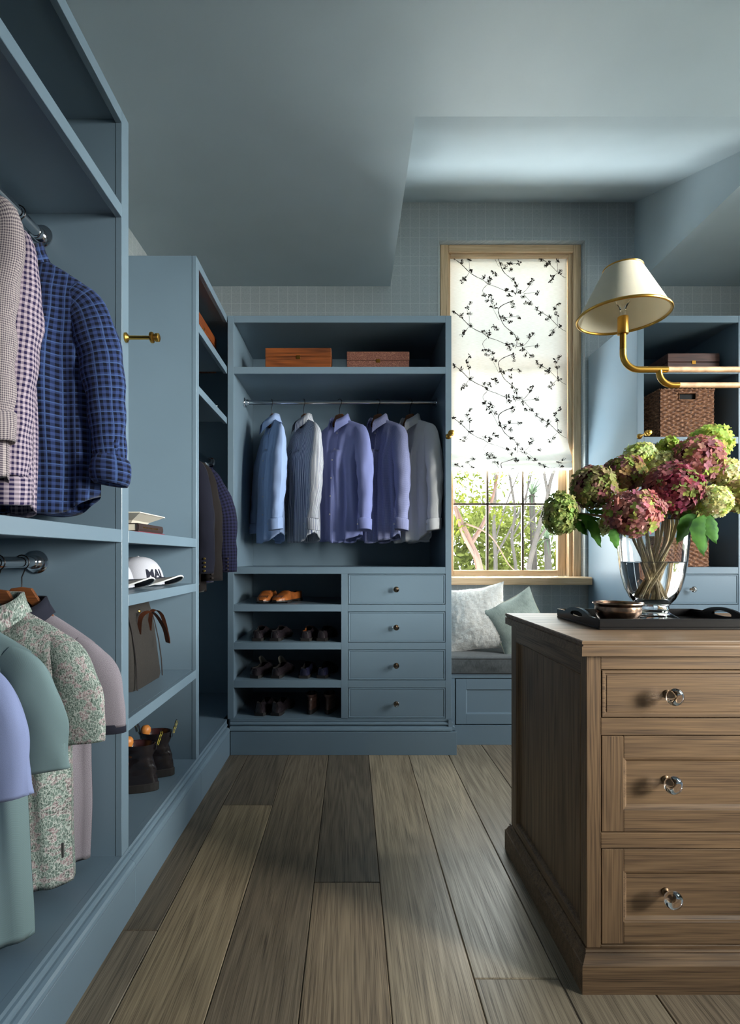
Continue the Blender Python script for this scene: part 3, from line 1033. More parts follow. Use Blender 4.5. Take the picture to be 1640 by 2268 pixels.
def garment(name, label, cat, group, loc, rotz, mat, ws=.215, wb=.205, wh=.215, hem=-.89, zn=-.108, drop=.075, depth=.05, fold=.012, fk=9.0, ph=0.0,
            sleeve='long', collar='shirt', colmat=None, tail=.05, buttons=True, cuffmat=None, sleeve_pts=None, trim=None, plk=True, open_front=0.0, tag_patch=False, backv=False):
    """a shirt, polo or jacket hanging on its hanger; local origin is the hem height under the hook, front towards -y"""
    t = thing(name, label, cat, (loc[0], loc[1], loc[2] + hem), rotz, group)
    Z = lambda z: z - hem
    rnd = random.Random(sum(ord(ch) for ch in label))
    sd = rnd.uniform(0, 50)

    def P(s, u, side):
        W_ = curve([(0, ws), (.10, ws), (.30, wb), (1, wh)], u)
        x = s * W_
        zt = zn - abs(s) ** 1.25 * drop
        if abs(x) < .07 and u < .25:
            nd = (.055 if side < 0 else .012) * (1 - (x / .07) ** 2)
            zt -= nd
        zb = hem + tail * abs(s) ** 3 + 0.006 * sin(s * 7 + ph)
        z = lerp(zt, zb, u)
        D = curve([(0, .009), (.12, depth * .55), (.35, depth), (1, depth * 1.1)], u)
        e = max(0.0, 1 - abs(s) ** 2.6) ** .5
        y = D * e + .0005
        if open_front and side < 0 and abs(s) < .5:
            y -= 0
        fa = fold * min(1, u * 2.2) ** 1.2
        f = fa * sin(s * fk + ph + 1.2 * u) * (0.55 + .45 * e) + fa * .5 * sin(s * fk * 2.3 + ph * 2 - 2 * u)
        nz = mnoise.noise(Vector((x * 9 + sd, z * 4, side * 5.0))) * .010 * min(1, u * 3)
        x2 = x + mnoise.noise(Vector((z * 5, sd, 1.0))) * .006 * u
        return Vector((x2, side * y + (f + nz) * (1 if side < 0 else .8) * e, Z(z)))

    nS, nT = 44, 40
    mb = MB()
    for side in (-1, 1):
        rows, uvs = [], []
        top = []
        for i in range(nS + 1):
            s = -1 + 2 * i / nS
            p = P(s, 0, side)
            if abs(p.x) > .066:
                p = Vector((p.x, 0, p.z + .006))
            top.append(p)
            uvs.append((s * ws + (1 if side > 0 else 0), p.z + .006))
        rows.append(top)
        for j in range(nT + 1):
            u = j / nT
            row = []
            for i in range(nS + 1):
                s = -1 + 2 * i / nS
                p = P(s, u, side)
                row.append(p)
                uvs.append((s * lerp(ws, wh, u) + (1 if side > 0 else 0), p.z))
            rows.append(row)
        # rolled hem
        row2 = []
        for i in range(nS + 1):
            p = rows[-1][i]
            row2.append(Vector((p.x, p.y * .93, p.z + .012)))
            uvs.append((p.x, p.z + .01))
        rows.append(row2)
        mb.grid(rows, uv=uvs)
    body = mb.build('body', mat, t, smooth='all', world=False)
    # sleeves
    if sleeve == 'long':
        sp = [(.155, 0, -.175, .050, .022), (.205, 0, -.255, .066, .034), (.228, -.006, -.40, .060, .036), (.240, -.014, -.56, .054, .034), (.248, -.022, -.70, .046, .032), (.250, -.026, -.775, .044, .03)]
    elif sleeve == 'short':
        sp = [(.160, 0, -.185, .050, .016), (.208, 0, -.250, .066, .026), (.228, -.006, -.36, .067, .028), (.242, -.010, -.495, .067, .024)]
    else:
        sp = sleeve_pts
    if sleeve_pts:
        sp = sleeve_pts
    # start the sleeve just under the shoulder line
    zsh = lambda x: zn - min(1, abs(x) / ws) ** 1.25 * drop
    x0_, x1_ = ws * .66, ws * .90
    sp = [(x0_, 0, zsh(x0_) - .060, .050, .016), (x1_, 0, zsh(x1_) - .072, .062, .030)] + [q for q in sp[2:]]
    for sx in (1, -1):
        fine = spline(sp, 30)
        rows, uvs = [], []
        m = 20
        L = 0
        for i, (x, y, z, a, b) in enumerate(fine):
            nx, _, nz = [fine[min(i + 1, 30)][k] - fine[max(i - 1, 0)][k] for k in range(3)]
            ln = math.hypot(nx, nz) or 1
            wx, wz = -nz / ln, nx / ln      # wide axis in the xz plane
            if i:
                L += math.dist(fine[i][:3], fine[i - 1][:3])
            row = []
            for q in range(m + 1):
                an = 2 * PI * q / m
                ca, sa = cos(an), sin(an)
                wr = 1 + .13 * mnoise.noise(Vector((ca * 1.6 + sd + sx * 3, sa * 1.6, L * 13))) + ((.012 if cuffmat is False else .045) * sin(L * 60 + an * 2 + sd) if sleeve != 'short' else .09 * sin(an * 3 + L * 9 + sd)) * min(1, L * 4)
                row.append((sx * (x + wx * a * ca * wr), y + b * sa * wr, Z(z + wz * a * ca * wr)))
                uvs.append((q / m * .33 + (2 if sx > 0 else 3), L))
            rows.append(row)
        last = rows[-1]
        cx = sum(p[0] for p in last) / len(last)
        cy = sum(p[1] for p in last) / len(last)
        rows.append([(cx + (p[0] - cx) * .9, cy + (p[1] - cy) * .9, p[2] + .004) for p in last])
        uvs += [(q / m * .2, L) for q in range(m + 1)]
        rows.append([(cx + (p[0] - cx) * .85, cy + (p[1] - cy) * .85, p[2] + .06) for p in last])
        uvs += [(q / m * .2, L + .06) for q in range(m + 1)]
        mb = MB()
        mb.grid(rows, uv=uvs)
        so = mb.build('sleeve', mat, t, smooth='all', world=False)
        x, y, z, a, b = fine[-1]
        if sleeve in ('long', 'rolled') and cuffmat is not False:
            cm = cuffmat or mat
            if sleeve == 'long':
                pr_ = [(0.96, 0.004), (1.12, -0.002), (1.14, -.03), (1.12, -.062), (1.06, -.066), (1.0, -.04)]
            else:
                pr_ = [(.98, .02), (1.15, .012), (1.28, -.006), (1.33, -.028), (1.26, -.05), (1.08, -.062), (.85, -.058), (.66, -.044), (.6, -.01)]
            rows, uvs = [], []
            for k_, (q_, dz) in enumerate(pr_):
                row = []
                for q in range(m + 1):
                    an = 2 * PI * q / m
                    w_ = 1 + .04 * sin(an * 3 + k_)
                    row.append((sx * (x + a * q_ * cos(an) * w_), y + b * (q_ + .1) * sin(an) * w_, Z(z + dz + .006 * cos(an + sd))))
                    uvs.append((q / m * .2 + 4, dz * 1.2))
                rows.append(row)
            MB().grid(rows, uv=uvs).build('cuff', cm, t, smooth='all', world=False)
            if buttons and sleeve == 'long':
                MB().lathe([(.0045, 0), (.0055, -.0015), (.0045, -.003)], (sx * (x - a * .5), y - b * 1.14, Z(z - .03)), 10, 'y').build('button', BUT, t, world=False)
        elif trim:
            rows, uvs = [], []
            for k_, (q_, dz) in enumerate([(1.0, .012), (1.03, .004), (1.03, -.014), (.95, -.016), (.9, 0)]):
                rows.append([(sx * (x + a * q_ * cos(2 * PI * q / m)), y + b * q_ * sin(2 * PI * q / m), Z(z + dz)) for q in range(m + 1)])
                uvs += [(q / m * .2, dz) for q in range(m + 1)]
            MB().grid(rows, uv=uvs).build('sleeve_band', trim, t, smooth='all', world=False)
    # collar
    if collar:
        cm = colmat or mat
        if collar == 'shirt':
            gap, stand, leaf, point, out = .30, .036, .052, .034, .026
        else:
            gap, stand, leaf, point, out = .55, .026, .046, .014, .030
        rows = [[], [], [], [], []]
        uvs = []
        m = 36
        for q in range(m + 1):
            th = gap + (2 * PI - 2 * gap) * q / m
            fr = max(0, cos(th))
            e = min(th - gap, 2 * PI - gap - th)
            pt = point * math.exp(-e / .38)
            rx, ry = .063, .046
            z0 = zn - .014 - .040 * fr
            for r_, (dr, dz) in enumerate(((0, -.006), (0.001, stand), (.006, stand + .003), (.5 * out, stand - leaf * .45), (out, stand - leaf - pt))):
                push = (0.012 * math.exp(-e / .3)) if r_ >= 3 else 0
                rows[r_].append(((rx + dr) * sin(th), -(ry + dr * .8) * cos(th) - push, Z(z0 + dz)))
        for r_ in range(5):
            uvs += [(q / m * .36 + 6, r_ * .02) for q in range(m + 1)]
        MB().grid(rows, uv=uvs).build('collar', cm, t, smooth='all', world=False)
    # button placket
    if plk:
        rows, uvs = [], []
        u1_ = .42 if plk == 'polo' else 1.0
        for j in range(31):
            u = .015 + (u1_ - .015) * j / 30
            rows.append([P(s, u, -1) + Vector((0, -dy, 0)) for s, dy in ((-.075, .0005), (-.07, .003), (.07, .003), (.075, .0005))])
            uvs += [(s * .2, rows[-1][0].z) for s in (-.075, -.07, .07, .075)]
        MB().grid(rows, uv=uvs).build('placket', mat, t, smooth=True, world=False)
        if buttons:
            for j in range(2 if plk == 'polo' else 6):
                p = P(0, (.03 + j * .12) if plk == 'polo' else .05 + j * .145, -1)
                MB().lathe([(.0045, 0), (.0055, -.0015), (.0045, -.003)], (p.x, p.y - .003, p.z), 10, 'y').build('button', BUT, t, world=False)
    if collar == 'lapel' or name.endswith('jacket') or name == 'blazer':
        for sx in (-1, 1):
            poly = [(.012, -.02), (.062, .018), (.085, -.06), (.105, -.085), (.085, -.12), (.015, -.36), (.004, -.36)]
            vs = []
            for x_, dz in poly:
                u_ = min(.98, max(0.0, (-dz) / (zn - hem)))
                q = P(sx * x_ / ws, u_, -1)
                vs.append((q.x, q.y - .008, Z(zn + dz)))
            MB().add(vs, [tuple(range(len(vs)))]).build('lapel', mat, t, world=False)
    if tag_patch:
        p = P(.93, .86, -1)
        MB().box(p.x - .012, p.x + .002, p.y - .004, p.y + .001, p.z - .02, p.z + .02).build('label_patch', plain('grey_label', srgb(74, 74, 74), .8), t, world=False)
    return t


GRP = 'shirts on the back wardrobe rail'
HG = 'hangers on the back wardrobe rail'
YR, ZR = 3.40, 2.13
# local x (+) end must come towards the viewer: rotate so that +x -> (sin a, -cos a)
back_shirts = [
    (-.504, 24, fab('sky_blue_cotton', 'solid', srgb(150, 172, 214)), 'sky blue plain shirt, leftmost on the back wardrobe rail', 'wooden hanger of the leftmost sky blue shirt', .78, {}),
    (-.300, 27, fab('navy_pinstripe_cotton', 'stripe', srgb(214, 216, 222), srgb(84, 92, 120), p=.0085), 'white shirt with dark blue pinstripes, second on the back wardrobe rail', 'wooden hanger of the pinstriped shirt', .78, {}),
    (-.072, 48, fab('periwinkle_cotton', 'solid', srgb(134, 142, 196)), 'periwinkle blue shirt hanging open-fronted in the middle of the back rail', 'wooden hanger of the periwinkle shirt in the middle', .80, {}),
    (.173, 41, fab('blue_microcheck_cotton', 'gingham', srgb(176, 180, 216), srgb(84, 90, 140), p=.0034), 'dusky blue fine-checked shirt, fourth on the back wardrobe rail', 'wooden hanger of the dusky blue checked shirt', .78, {}),
    (.378, 38, fab('pale_grey_cotton', 'solid', srgb(228, 228, 232)), 'pale grey-white shirt nearest the window on the back rail', 'wooden hanger of the pale grey shirt by the window', .78, {}),
]
for i, (x, a, m, lab, hl, sc, kw) in enumerate(back_shirts):
    rz = -math.radians(90 - a)
    hanger('coat_hanger', hl, 'hanger', HG, (x, YR, ZR), rz, .19, drop=.075)
    garment('dress_shirt', lab, 'shirt', GRP, (x, YR, ZR), rz, m, hem=-.895, ws=.20, wb=.170, wh=.185, fold=.016, fk=7 + i, ph=i * 1.7, depth=.055,
            sleeve_pts=[(.145, 0, -.175, .050, .022), (.190, -.004, -.255, .066, .040), (.224, -.016, -.40, .056, .046), (.242, -.026, -.56, .049, .043), (.250, -.040, -.70, .042, .038), (.252, -.046, -.76, .040, .036)])

# upper rail of the nearest wardrobe
X1, Z1 = -0.972, 2.148
PINKG = fab('pink_navy_gingham', 'gingham', srgb(192, 174, 186), srgb(44, 37, 74), p=.0132)
BLUEP = fab('navy_blue_plaid', 'plaid', srgb(54, 70, 116), srgb(18, 21, 37), srgb(86, 114, 168), p=.0175)
FINEP = fab('pink_fine_check', 'gingham', srgb(204, 190, 188), srgb(88, 78, 92), p=.0052)
G1, G2 = 'shirts on the upper rail of the nearest wardrobe', 'shirts on the lower rail of the nearest wardrobe'
hanger('coat_hanger', 'wooden hanger of the navy plaid shirt', 'hanger', 'hangers in the nearest wardrobe', (X1, 1.555, Z1), 0.08, .2, drop=.15)
garment('checked_shirt', 'navy and blue plaid shirt with rolled cuffs on the upper left rail', 'shirt', G1, (X1, 1.555, Z1), 0.08, BLUEP, hem=-.885, ws=.215, wb=.215, wh=.235, drop=.12, depth=.055, fold=.016, ph=1.0,
        sleeve='rolled', sleeve_pts=[(.15, 0, -.20, .052, .024), (.205, 0, -.285, .070, .042), (.238, -.012, -.42, .064, .046), (.258, -.022, -.56, .054, .042), (.272, -.034, -.70, .046, .038), (.276, -.036, -.735, .043, .036)])
hanger('coat_hanger', 'wooden hanger of the pink and navy gingham shirt', 'hanger', 'hangers in the nearest wardrobe', (X1, 1.425, Z1), -0.62, .19, drop=.13)
garment('checked_shirt', 'pink and navy gingham shirt with long cuffs on the upper left rail', 'shirt', G1, (X1, 1.425, Z1), -0.62, PINKG, hem=-.900, ws=.205, wb=.20, wh=.215, drop=.10, depth=.06, fold=.018, ph=2.2,
        sleeve_pts=[(.15, 0, -.185, .050, .024), (.200, 0, -.27, .066, .046), (.205, -.01, -.42, .062, .05), (.205, -.02, -.58, .058, .046), (.205, -.028, -.74, .050, .042), (.205, -.03, -.815, .047, .040)])
hanger('coat_hanger', 'wooden hanger of the pale pink checked shirt', 'hanger', 'hangers in the nearest wardrobe', (X1, 1.255, Z1), -0.2, .17, drop=.12)
garment('checked_shirt', 'pale pink finely checked shirt at the left edge of the upper rail', 'shirt', G1, (X1, 1.255, Z1), -0.2, FINEP, hem=-.88, ws=.19, wb=.18, wh=.19, drop=.09, depth=.05, ph=.3,
        sleeve_pts=[(.14, 0, -.185, .046, .022), (.165, 0, -.27, .056, .036), (.165, -.006, -.42, .054, .036), (.165, -.012, -.56, .052, .034), (.165, -.014, -.66, .050, .034), (.165, -.014, -.685, .048, .032)])

# lower rail
X2, Z2 = -0.985, 1.126
NAVYRIB = plain('navy_rib', srgb(26, 28, 44), .9)
MEL = fab('grey_melange_pique', 'melange', srgb(112, 104, 114), srgb(158, 150, 158))
TEAL = fab('sage_teal_pique', 'pique', srgb(120, 141, 144))
LAV = fab('lavender_cotton', 'solid', srgb(140, 150, 190))
FOL = fab('sage_pink_print', 'foliage', srgb(206, 210, 204), srgb(112, 128, 120), srgb(172, 146, 150))
low = [
    (1.595, 0.05, MEL, 'polo_shirt', 'grey polo shirt with navy collar and navy sleeve bands', 'polo', dict(colmat=NAVYRIB, trim=NAVYRIB, plk='polo', drop=.13, tail=0, wh=.205, wb=.205, zn=-.118, buttons=False)),
    (1.485, -0.02, FOL, 'camp_shirt', 'sage and pink leaf-patterned short-sleeved shirt on the lower left rail', 'shirt', dict(drop=.11, tail=.01, wh=.21, wb=.205, collar='shirt', plk=False, tag_patch=True, depth=.06)),
    (1.285, 0.0, TEAL, 'polo_shirt', 'sage teal short-sleeved polo shirt on the lower left rail', 'polo', dict(drop=.11, tail=.015, wh=.225, wb=.20, plk=False, depth=.055, collar='polo', hem=-.905)),
    (1.125, 0.05, LAV, 'polo_shirt', 'lavender blue short-sleeved shirt cut off at the left edge', 'polo', dict(drop=.11, tail=.015, wh=.16, wb=.17, plk=False, collar='polo')),
]
for y, rz, m, nm, lab, ck, kw in low:
    hanger('coat_hanger', 'wooden hanger of the ' + lab.split(' shirt')[0] + ' shirt', 'hanger', 'hangers in the nearest wardrobe', (X2, y, Z2), rz, .2, drop=kw['drop'] + .035)
    k2 = dict(hem=-.885, ws=.215, fold=.022, ph=y * 7, sleeve='short', collar='polo' if nm == 'polo_shirt' else 'shirt')
    k2.update(kw)
    garment(nm, lab, 'shirt', G2, (X2, y, Z2), rz, m, **k2)

# jackets in the corner wardrobe
NAVYW = fab('navy_wool', 'solid', srgb(20, 21, 33))
BROWNW = fab('dark_brown_wool', 'solid', srgb(30, 26, 26))
CHKW = fab('navy_violet_check_wool', 'gingham', srgb(38, 39, 68), srgb(16, 16, 30), p=.017)
GOLD = plain('gold_button', srgb(214, 178, 96), .3, 1.0)
jk = [(2.66, NAVYW, 'navy wool blazer with brass cuff buttons in the corner wardrobe', 'blazer', .250, -.80, GOLD),
      (2.79, BROWNW, 'dark brown jacket between the blazer and the checked jacket', 'suit_jacket', .255, -.84, BUTD),
      (2.94, CHKW, 'navy and violet checked jacket against the corner of the back wardrobe', 'suit_jacket', .300, -.80, BUTD)]
for y, m, lab, nm, xs, hem, bm_ in jk:
    hanger('coat_hanger', 'dark hanger of the ' + lab.split(' in the')[0].split(' between')[0].split(' against')[0], 'hanger', 'hangers in the corner wardrobe', (-.975, y, 1.80), 0, .2)
    g = garment(nm, lab, 'jacket', 'jackets in the corner wardrobe', (-.975, y, 1.80), 0, m, hem=hem, ws=.215, wb=.20, wh=.22, zn=-.112, drop=.06, depth=.06, fold=.006, tail=0, buttons=False, plk=False,
                collar='shirt', sleeve='long', cuffmat=False,
                sleeve_pts=[(.16, 0, -.155, .050, .03), (.215, 0, -.23, .064, .05), (xs * .93, -.006, -.40, .060, .050), (xs * .98, -.012, -.58, .056, .046), (xs, -.018, hem + .06, .05, .042)])
    for q in range(4):
        MB().lathe([(.005, 0), (.006, -.002), (.004, -.005)], (xs + .012, -.062, .075 + q * .02), 10, 'y').build('button', bm_, g, world=False)
# ------------------------------------------------------------------ boxes


def box_mat(name, ax, a, b):
    return make_oak(name, ax, a, b, .4)


def chest(name, label, loc, rz, w, d, h, mat, lid=.45, group=None, cat='box', tooled=None):
    t = thing(name, label, cat, loc, rz, group)
    hl = h * (1 - lid)
    MB().box(-w / 2, w / 2, -d / 2, d / 2, 0, hl - .0015).build('box_body', mat, t, bevel=.002, world=False)
    MB().box(-w / 2 - .001, w / 2 + .001, -d / 2 - .001, d / 2 + .001, hl, h).build('lid', mat, t, bevel=.003, world=False)
    MB().box(-w / 2 + .003, w / 2 - .003, -d / 2 + .003, d / 2 - .003, hl - .0015, hl).build('seam', DARKIN, t, world=False)
    MB().box(-.012, .012, -d / 2 - .003, -d / 2, hl - .014, hl + .008).build('clasp', BRASS_D, t, bevel=.001, world=False)
    return t


def make_tooled():
    k = NT('tooled_oxblood_leather', .5)
    v = k.co()
    vo = k.n('TexVoronoi', {'Vector': v, 'Scale': 90.0}, feature='DISTANCE_TO_EDGE').outputs['Distance']
    f = k.map(vo, .02, .08, 1, 0)
    k.color(k.mix(k.ma('MULTIPLY', f, .55), srgb(104, 60, 50), srgb(168, 122, 96)))
    k.bump(vo, .4, .002)
    return k.m


GB = 'keepsake boxes on the wardrobe shelves'
chest('wooden_box', 'orange-brown wooden box on the top shelf of the back wardrobe', (-.315, 3.30, 2.25), 0, .395, .20, .150, box_mat('orange_cedar', 'x', srgb(160, 88, 42), srgb(94, 48, 22)), .36, GB)
chest('tooled_box', 'oxblood tooled leather box on the top shelf of the back wardrobe', (.165, 3.30, 2.25), 0, .375, .20, .128, make_tooled(), .42, GB)
chest('wooden_box', 'dark reddish wooden box above the wicker basket right of the window', (2.062, 3.31, 2.25), 0, .312, .22, .118, box_mat('dark_red_wood', 'x', srgb(112, 70, 58), srgb(62, 34, 28)), .45, GB)
chest('wooden_box', 'orange wooden box high in the corner wardrobe', (-.95, 2.93, 2.25), PI / 2, .56, .28, .205, box_mat('orange_cedar_upright', 'x', srgb(158, 84, 42), srgb(90, 44, 20)), .3, GB)

# ------------------------------------------------------------------ wicker baskets


def make_wicker():
    k = NT('brown_wicker', .55, .3)
    v = k.co()
    x, y, z = k.xyz(v)
    sc = k.n('CombineXYZ', {0: k.ma('MULTIPLY', k.ma('ADD', x, y), 60.0), 1: 0.0, 2: k.ma('MULTIPLY', z, 90.0)}).outputs[0]
    n1 = k.noise(sc, 1, 2)
    k.color(k.ramp(n1, [(.3, srgb(62, 38, 26)), (.5, srgb(124, 80, 54)), (.68, srgb(176, 126, 92))]))
    return k.m


WICK = make_wicker()


def basket(label, loc, w, d, h, group='wicker baskets'):
    t = thing('wicker_basket', label, 'basket', loc, 0, group)
    mb = MB()
    rh, sp = .0125, .026
    hole = (-.049, .049, h - .062, h - .020)

    def wall(p0, p1, nrm, front):
        L = math.dist(p0, p1)
        nu, nv = int(L / .0052), int(h / .0042)
        idx = {}
        vs, fs = [], []
        for j in range(nv + 1):
            for i in range(nu + 1):
                u, v = L * i / nu, h * j / nv
                r = int(v / rh)
                ph = (v / rh) - r
                prof = max(0, sin(PI * ph)) ** .7
                am = sin(PI * u / sp + PI * r)
                dd = .0050 * am * prof + .0035 * prof + .0010 * mnoise.noise(Vector((u * 90, v * 260, L)))
                x = p0[0] + (p1[0] - p0[0]) * i / nu + nrm[0] * dd
                y = p0[1] + (p1[1] - p0[1]) * i / nu + nrm[1] * dd
                vs.append((x, y, v + .0012 * mnoise.noise(Vector((u * 60, v * 50, 3)))))
        for j in range(nv):
            for i in range(nu):
                xm = p0[0] + (p1[0] - p0[0]) * (i + .5) / nu
                vm = h * (j + .5) / nv
                if front and hole[0] < xm < hole[1] and hole[2] < vm < hole[3]:
                    continue
                a = j * (nu + 1) + i
                fs.append((a, a + 1, a + nu + 2, a + nu + 1))
        mb.add(vs, fs)
    a, b = w / 2, d / 2
    wall((-a, -b), (a, -b), (0, -1), True)
    wall((a, -b), (a, b), (1, 0), False)
    wall((a, b), (-a, b), (0, 1), True)
    wall((-a, b), (-a, -b), (-1, 0), False)
    o = mb.build('woven_wall', WICK, t, world=False, smooth='all')
    o['kind'] = 'stuff'
    MB().box(-a + .006, a - .006, -b + .006, b - .006, 0, .006).build('basket_base', WICK, t, world=False)
    # braided rim and handle edging
    for dz, r in ((h, .0075),):
        pts = []
        cs = [(-a, -b), (a, -b), (a, b), (-a, b), (-a, -b)]
        for (x0, y0), (x1, y1) in zip(cs, cs[1:]):
            n = 36
            for i in range(n):
                s = i / n
                pts.append((x0 + (x1 - x0) * s, y0 + (y1 - y0) * s + .002 * sin(i * 2.1), dz + .003 * cos(i * 2.1)))
        pts.append(pts[0])
        MB().tube(pts, r, 8).build('rim', WICK, t, world=False, smooth=True)
    hx = [(hole[0], hole[2]), (hole[1], hole[2]), (hole[1], hole[3]), (hole[0], hole[3]), (hole[0], hole[2])]
    MB().tube([(x, -b - .003, z) for x, z in hx], .005, 6).build('handle_edge', WICK, t, world=False)
    # dark sheet behind the front wall, seen through the handle
    MB().box(-a + .009, a - .009, -b + .009, -b + .011, .01, h - .01).build('lining', DARKIN, t, world=False)
    return t


basket('brown wicker basket on the open shelf right of the window, under the dark box', (1.993, 3.30, 1.8435), .318, .29, .290)
basket('brown wicker basket on the counter behind the flower vase', (1.955, 3.29, 1.0855), .318, .29, .195)

# ------------------------------------------------------------------ shoes
SHOE_Y = [-.135, -.128, -.110, -.08, -.045, 0, .045, .085, .115, .135, .145]


def make_leather(name, c, rough=.28):
    k = NT(name, rough, .5)
    v = k.co()
    n1 = k.noise(v, 30, 3)
    k.color(k.mix(k.map(n1, .3, .7), tuple(q * .65 for q in c), tuple(min(1, q * 1.25) for q in c)))
    k.bump(k.noise(v, 160, 2), .12, .001)
    return k.m


def shoe(name, label, loc, rz, leather, lining, sole, group, mule=False, tongue=None, scale=1.0, lace=False, heel_h=.066):
    """low shoe, toe towards +y, heel towards -y"""
    t = thing(name, label, 'shoe', loc, rz, group)
    S = scale
    wid = [(0, .022), (.08, .032), (.25, .031), (.45, .033), (.65, .044), (.8, .043), (.92, .032), (1, .012)]
    hgt = [(0, heel_h), (.12, heel_h - .004), (.3, .058), (.42, .064), (.55, .072), (.68, .058), (.82, .044), (.93, .036), (1, .022)]
    n, m = 28, 16
    L = .285
    rows, rin = [], []
    for i in range(n + 1):
        s = i / n
        w, h = curve(wid, s), curve(hgt, s)
        y = (-.13 + L * s)
        row = []
        for q in range(m + 1):
            a = PI * q / m            # left base over the top to right base
            ca, sa = cos(a), sin(a)
            wx = w * (abs(ca) ** .55) * (1 if ca > 0 else -1)
            bulge = 1 + .12 * sin(PI * min(1, sa)) * (1 if s < .9 else .4)
            zz = .016 + (h - .016) * sa ** .6
            yy = y - (.010 * sa if s < .05 else 0)
            if s < .52 and abs(ca) < .62:   # foot opening: stay on the rim
                wx = w * .62 ** .55 * (1 if ca > 0 else -1) * (abs(ca) / .62) ** .35 if abs(ca) > .25 else None
            if wx is None:
                row.append(None)
            else:
                row.append((wx * S, yy * S, zz * S))
        rows.append(row)
    vs, ix, fs = [], {}, []
    for i, r in enumerate(rows):
        for q, p in enumerate(r):
            if p:
                ix[(i, q)] = len(vs)
                vs.append(p)
    for i in range(n):
        for q in range(m):
            k4 = [(i, q), (i, q + 1), (i + 1, q + 1), (i + 1, q)]
            if all(k in ix for k in k4):
                fs.append(tuple(ix[k] for k in k4))
    # heel cap
    MB().add(vs, fs).build('upper', leather, t, smooth='all', world=False)
    rr = []
    for zf, wf in ((.018, .90), (.040, .84), (heel_h - .006, .70)):
        rr.append([((curve(wid, .04) * wf * cos(a)) * S, (-.128 - .010 * sin(a) * (1 - abs(zf - .04) * 6)) * S, zf * S) for a in [PI * q / 10 for q in range(11)]])
    MB().grid(rr).build('heel_counter', leather, t, smooth='all', world=False)
    li = []
    for i in range(n + 1):
        s = .02 + .56 * i / n
        w, h = curve(wid, s) * .62, curve(hgt, s)
        y = -.13 + L * s
        li.append([(-w * S, y * S, (h * .93) * S), (-w * .7 * S, y * S, .03 * S), (w * .7 * S, y * S, .03 * S), (w * S, y * S, (h * .93) * S)])
    MB().grid(li).build('lining', lining, t, smooth=True, world=False)
    so = MB()
    out = []
    for i in range(25):
        s = i / 24
        out.append(((curve(wid, s) + .004), -.134 + (L + .008) * s))
    poly = out + [(-x, y) for x, y in reversed(out)]
    so.prism([(x * S, y * S) for x, y in poly], 'z', .010 * S, .0175 * S).build('sole', sole, t, world=False)
    hp = [(x * S, y * S) for x, y in out if y < -.055]
    MB().prism(hp + [(-x, y) for x, y in reversed(hp)], 'z', 0, .0105 * S).build('heel', sole, t, world=False)
    tp = [(x * S, y * S) for x, y in out if .02 < y < .09]
    MB().prism(tp + [(-x, y) for x, y in reversed(tp)], 'z', 0, .0105 * S).build('tread', sole, t, world=False)
    if tongue:
        rows = []
        for i in range(7):
            u = i / 6
            rows.append([((-.030 + .060 * q / 6) * (1 - .35 * u) * S, (.03 - .055 * u) * S, (.066 + .050 * u - .014 * (abs(q - 3) / 3) ** 2) * S) for q in range(7)])
        MB().grid(rows).build('tongue', tongue, t, smooth=True, world=False)
    if mule:
        for i in range(6):
            x = (-.026 + .0104 * i)
            sy = .118 - 6.0 * x * x
            MB().tube([(x * S, (sy - .014) * S, .044 * S), (x * 1.06 * S, (sy + .008) * S, .038 * S), (x * 1.1 * S, (sy + .020) * S, .024 * S)], .0022 * S, 6).build('toe_rib', BRN, t, world=False)
    if lace:
        for i in range(4):
            y = .005 + i * .018
            z = .073 - i * .006
            MB().tube([(-.022 * S, y * S, (z - .004) * S), (0, (y + .006) * S, (z + .003) * S), (.022 * S, y * S, (z - .004) * S)], .0022 * S, 6).build('lace', leather, t, world=False)
    return t


TAN = make_leather('tan_leather', srgb(158, 90, 44), .3)
BLK = make_leather('black_leather', srgb(40, 34, 38), .24)
OX = make_leather('oxblood_leather', srgb(58, 34, 36), .26)
NVL = make_leather('navy_leather', srgb(32, 32, 52), .22)
BRN = make_leather('dark_brown_leather', srgb(74, 52, 46), .3)
SOLE = plain('dark_sole', srgb(28, 24, 23), .6)
GREYL = plain('grey_tongue_leather', srgb(120, 116, 108), .6)
GS = 'shoes on the back wardrobe shelves'
z1, z2, z3, z4 = .8675, .6465, .4265, .205
rows_ = [
    ('loafer', 'tan leather loafer on the top shoe shelf, left of the pair', (-.510, 3.285, z1), PI - .10, TAN, 'tan'),
    ('loafer', 'tan leather loafer on the top shoe shelf, right of the pair', (-.385, 3.285, z1), PI - .42, TAN, 'tan'),
    ('dress_shoe', 'black polished shoe, far left on the second shoe shelf', (-.548, 3.275, z2), -.05, BLK, ''),
    ('dress_shoe', 'black polished shoe, second from left on the second shoe shelf', (-.428, 3.275, z2), -.18, BLK, ''),
    ('dress_shoe', 'black shoe with brown lining, third on the second shoe shelf', (-.255, 3.275, z2), -.10, BLK, ''),
    ('dress_shoe', 'black shoe by the divider on the second shoe shelf', (-.148, 3.275, z2), -.20, BLK, ''),
    ('tongued_shoe', 'black shoe with grey tongue, far left on the third shoe shelf', (-.538, 3.275, z3), -.25, BLK, 'tongue'),
    ('tongued_shoe', 'black shoe with grey tongue, second on the third shoe shelf', (-.420, 3.275, z3), -.20, BLK, 'tongue'),
    ('penny_loafer', 'navy-black shoe with side stitching, third on the third shoe shelf', (-.265, 3.275, z3), -.10, NVL, ''),
    ('penny_loafer', 'navy-black shoe by the divider on the third shoe shelf', (-.145, 3.275, z3), -.22, NVL, ''),
]
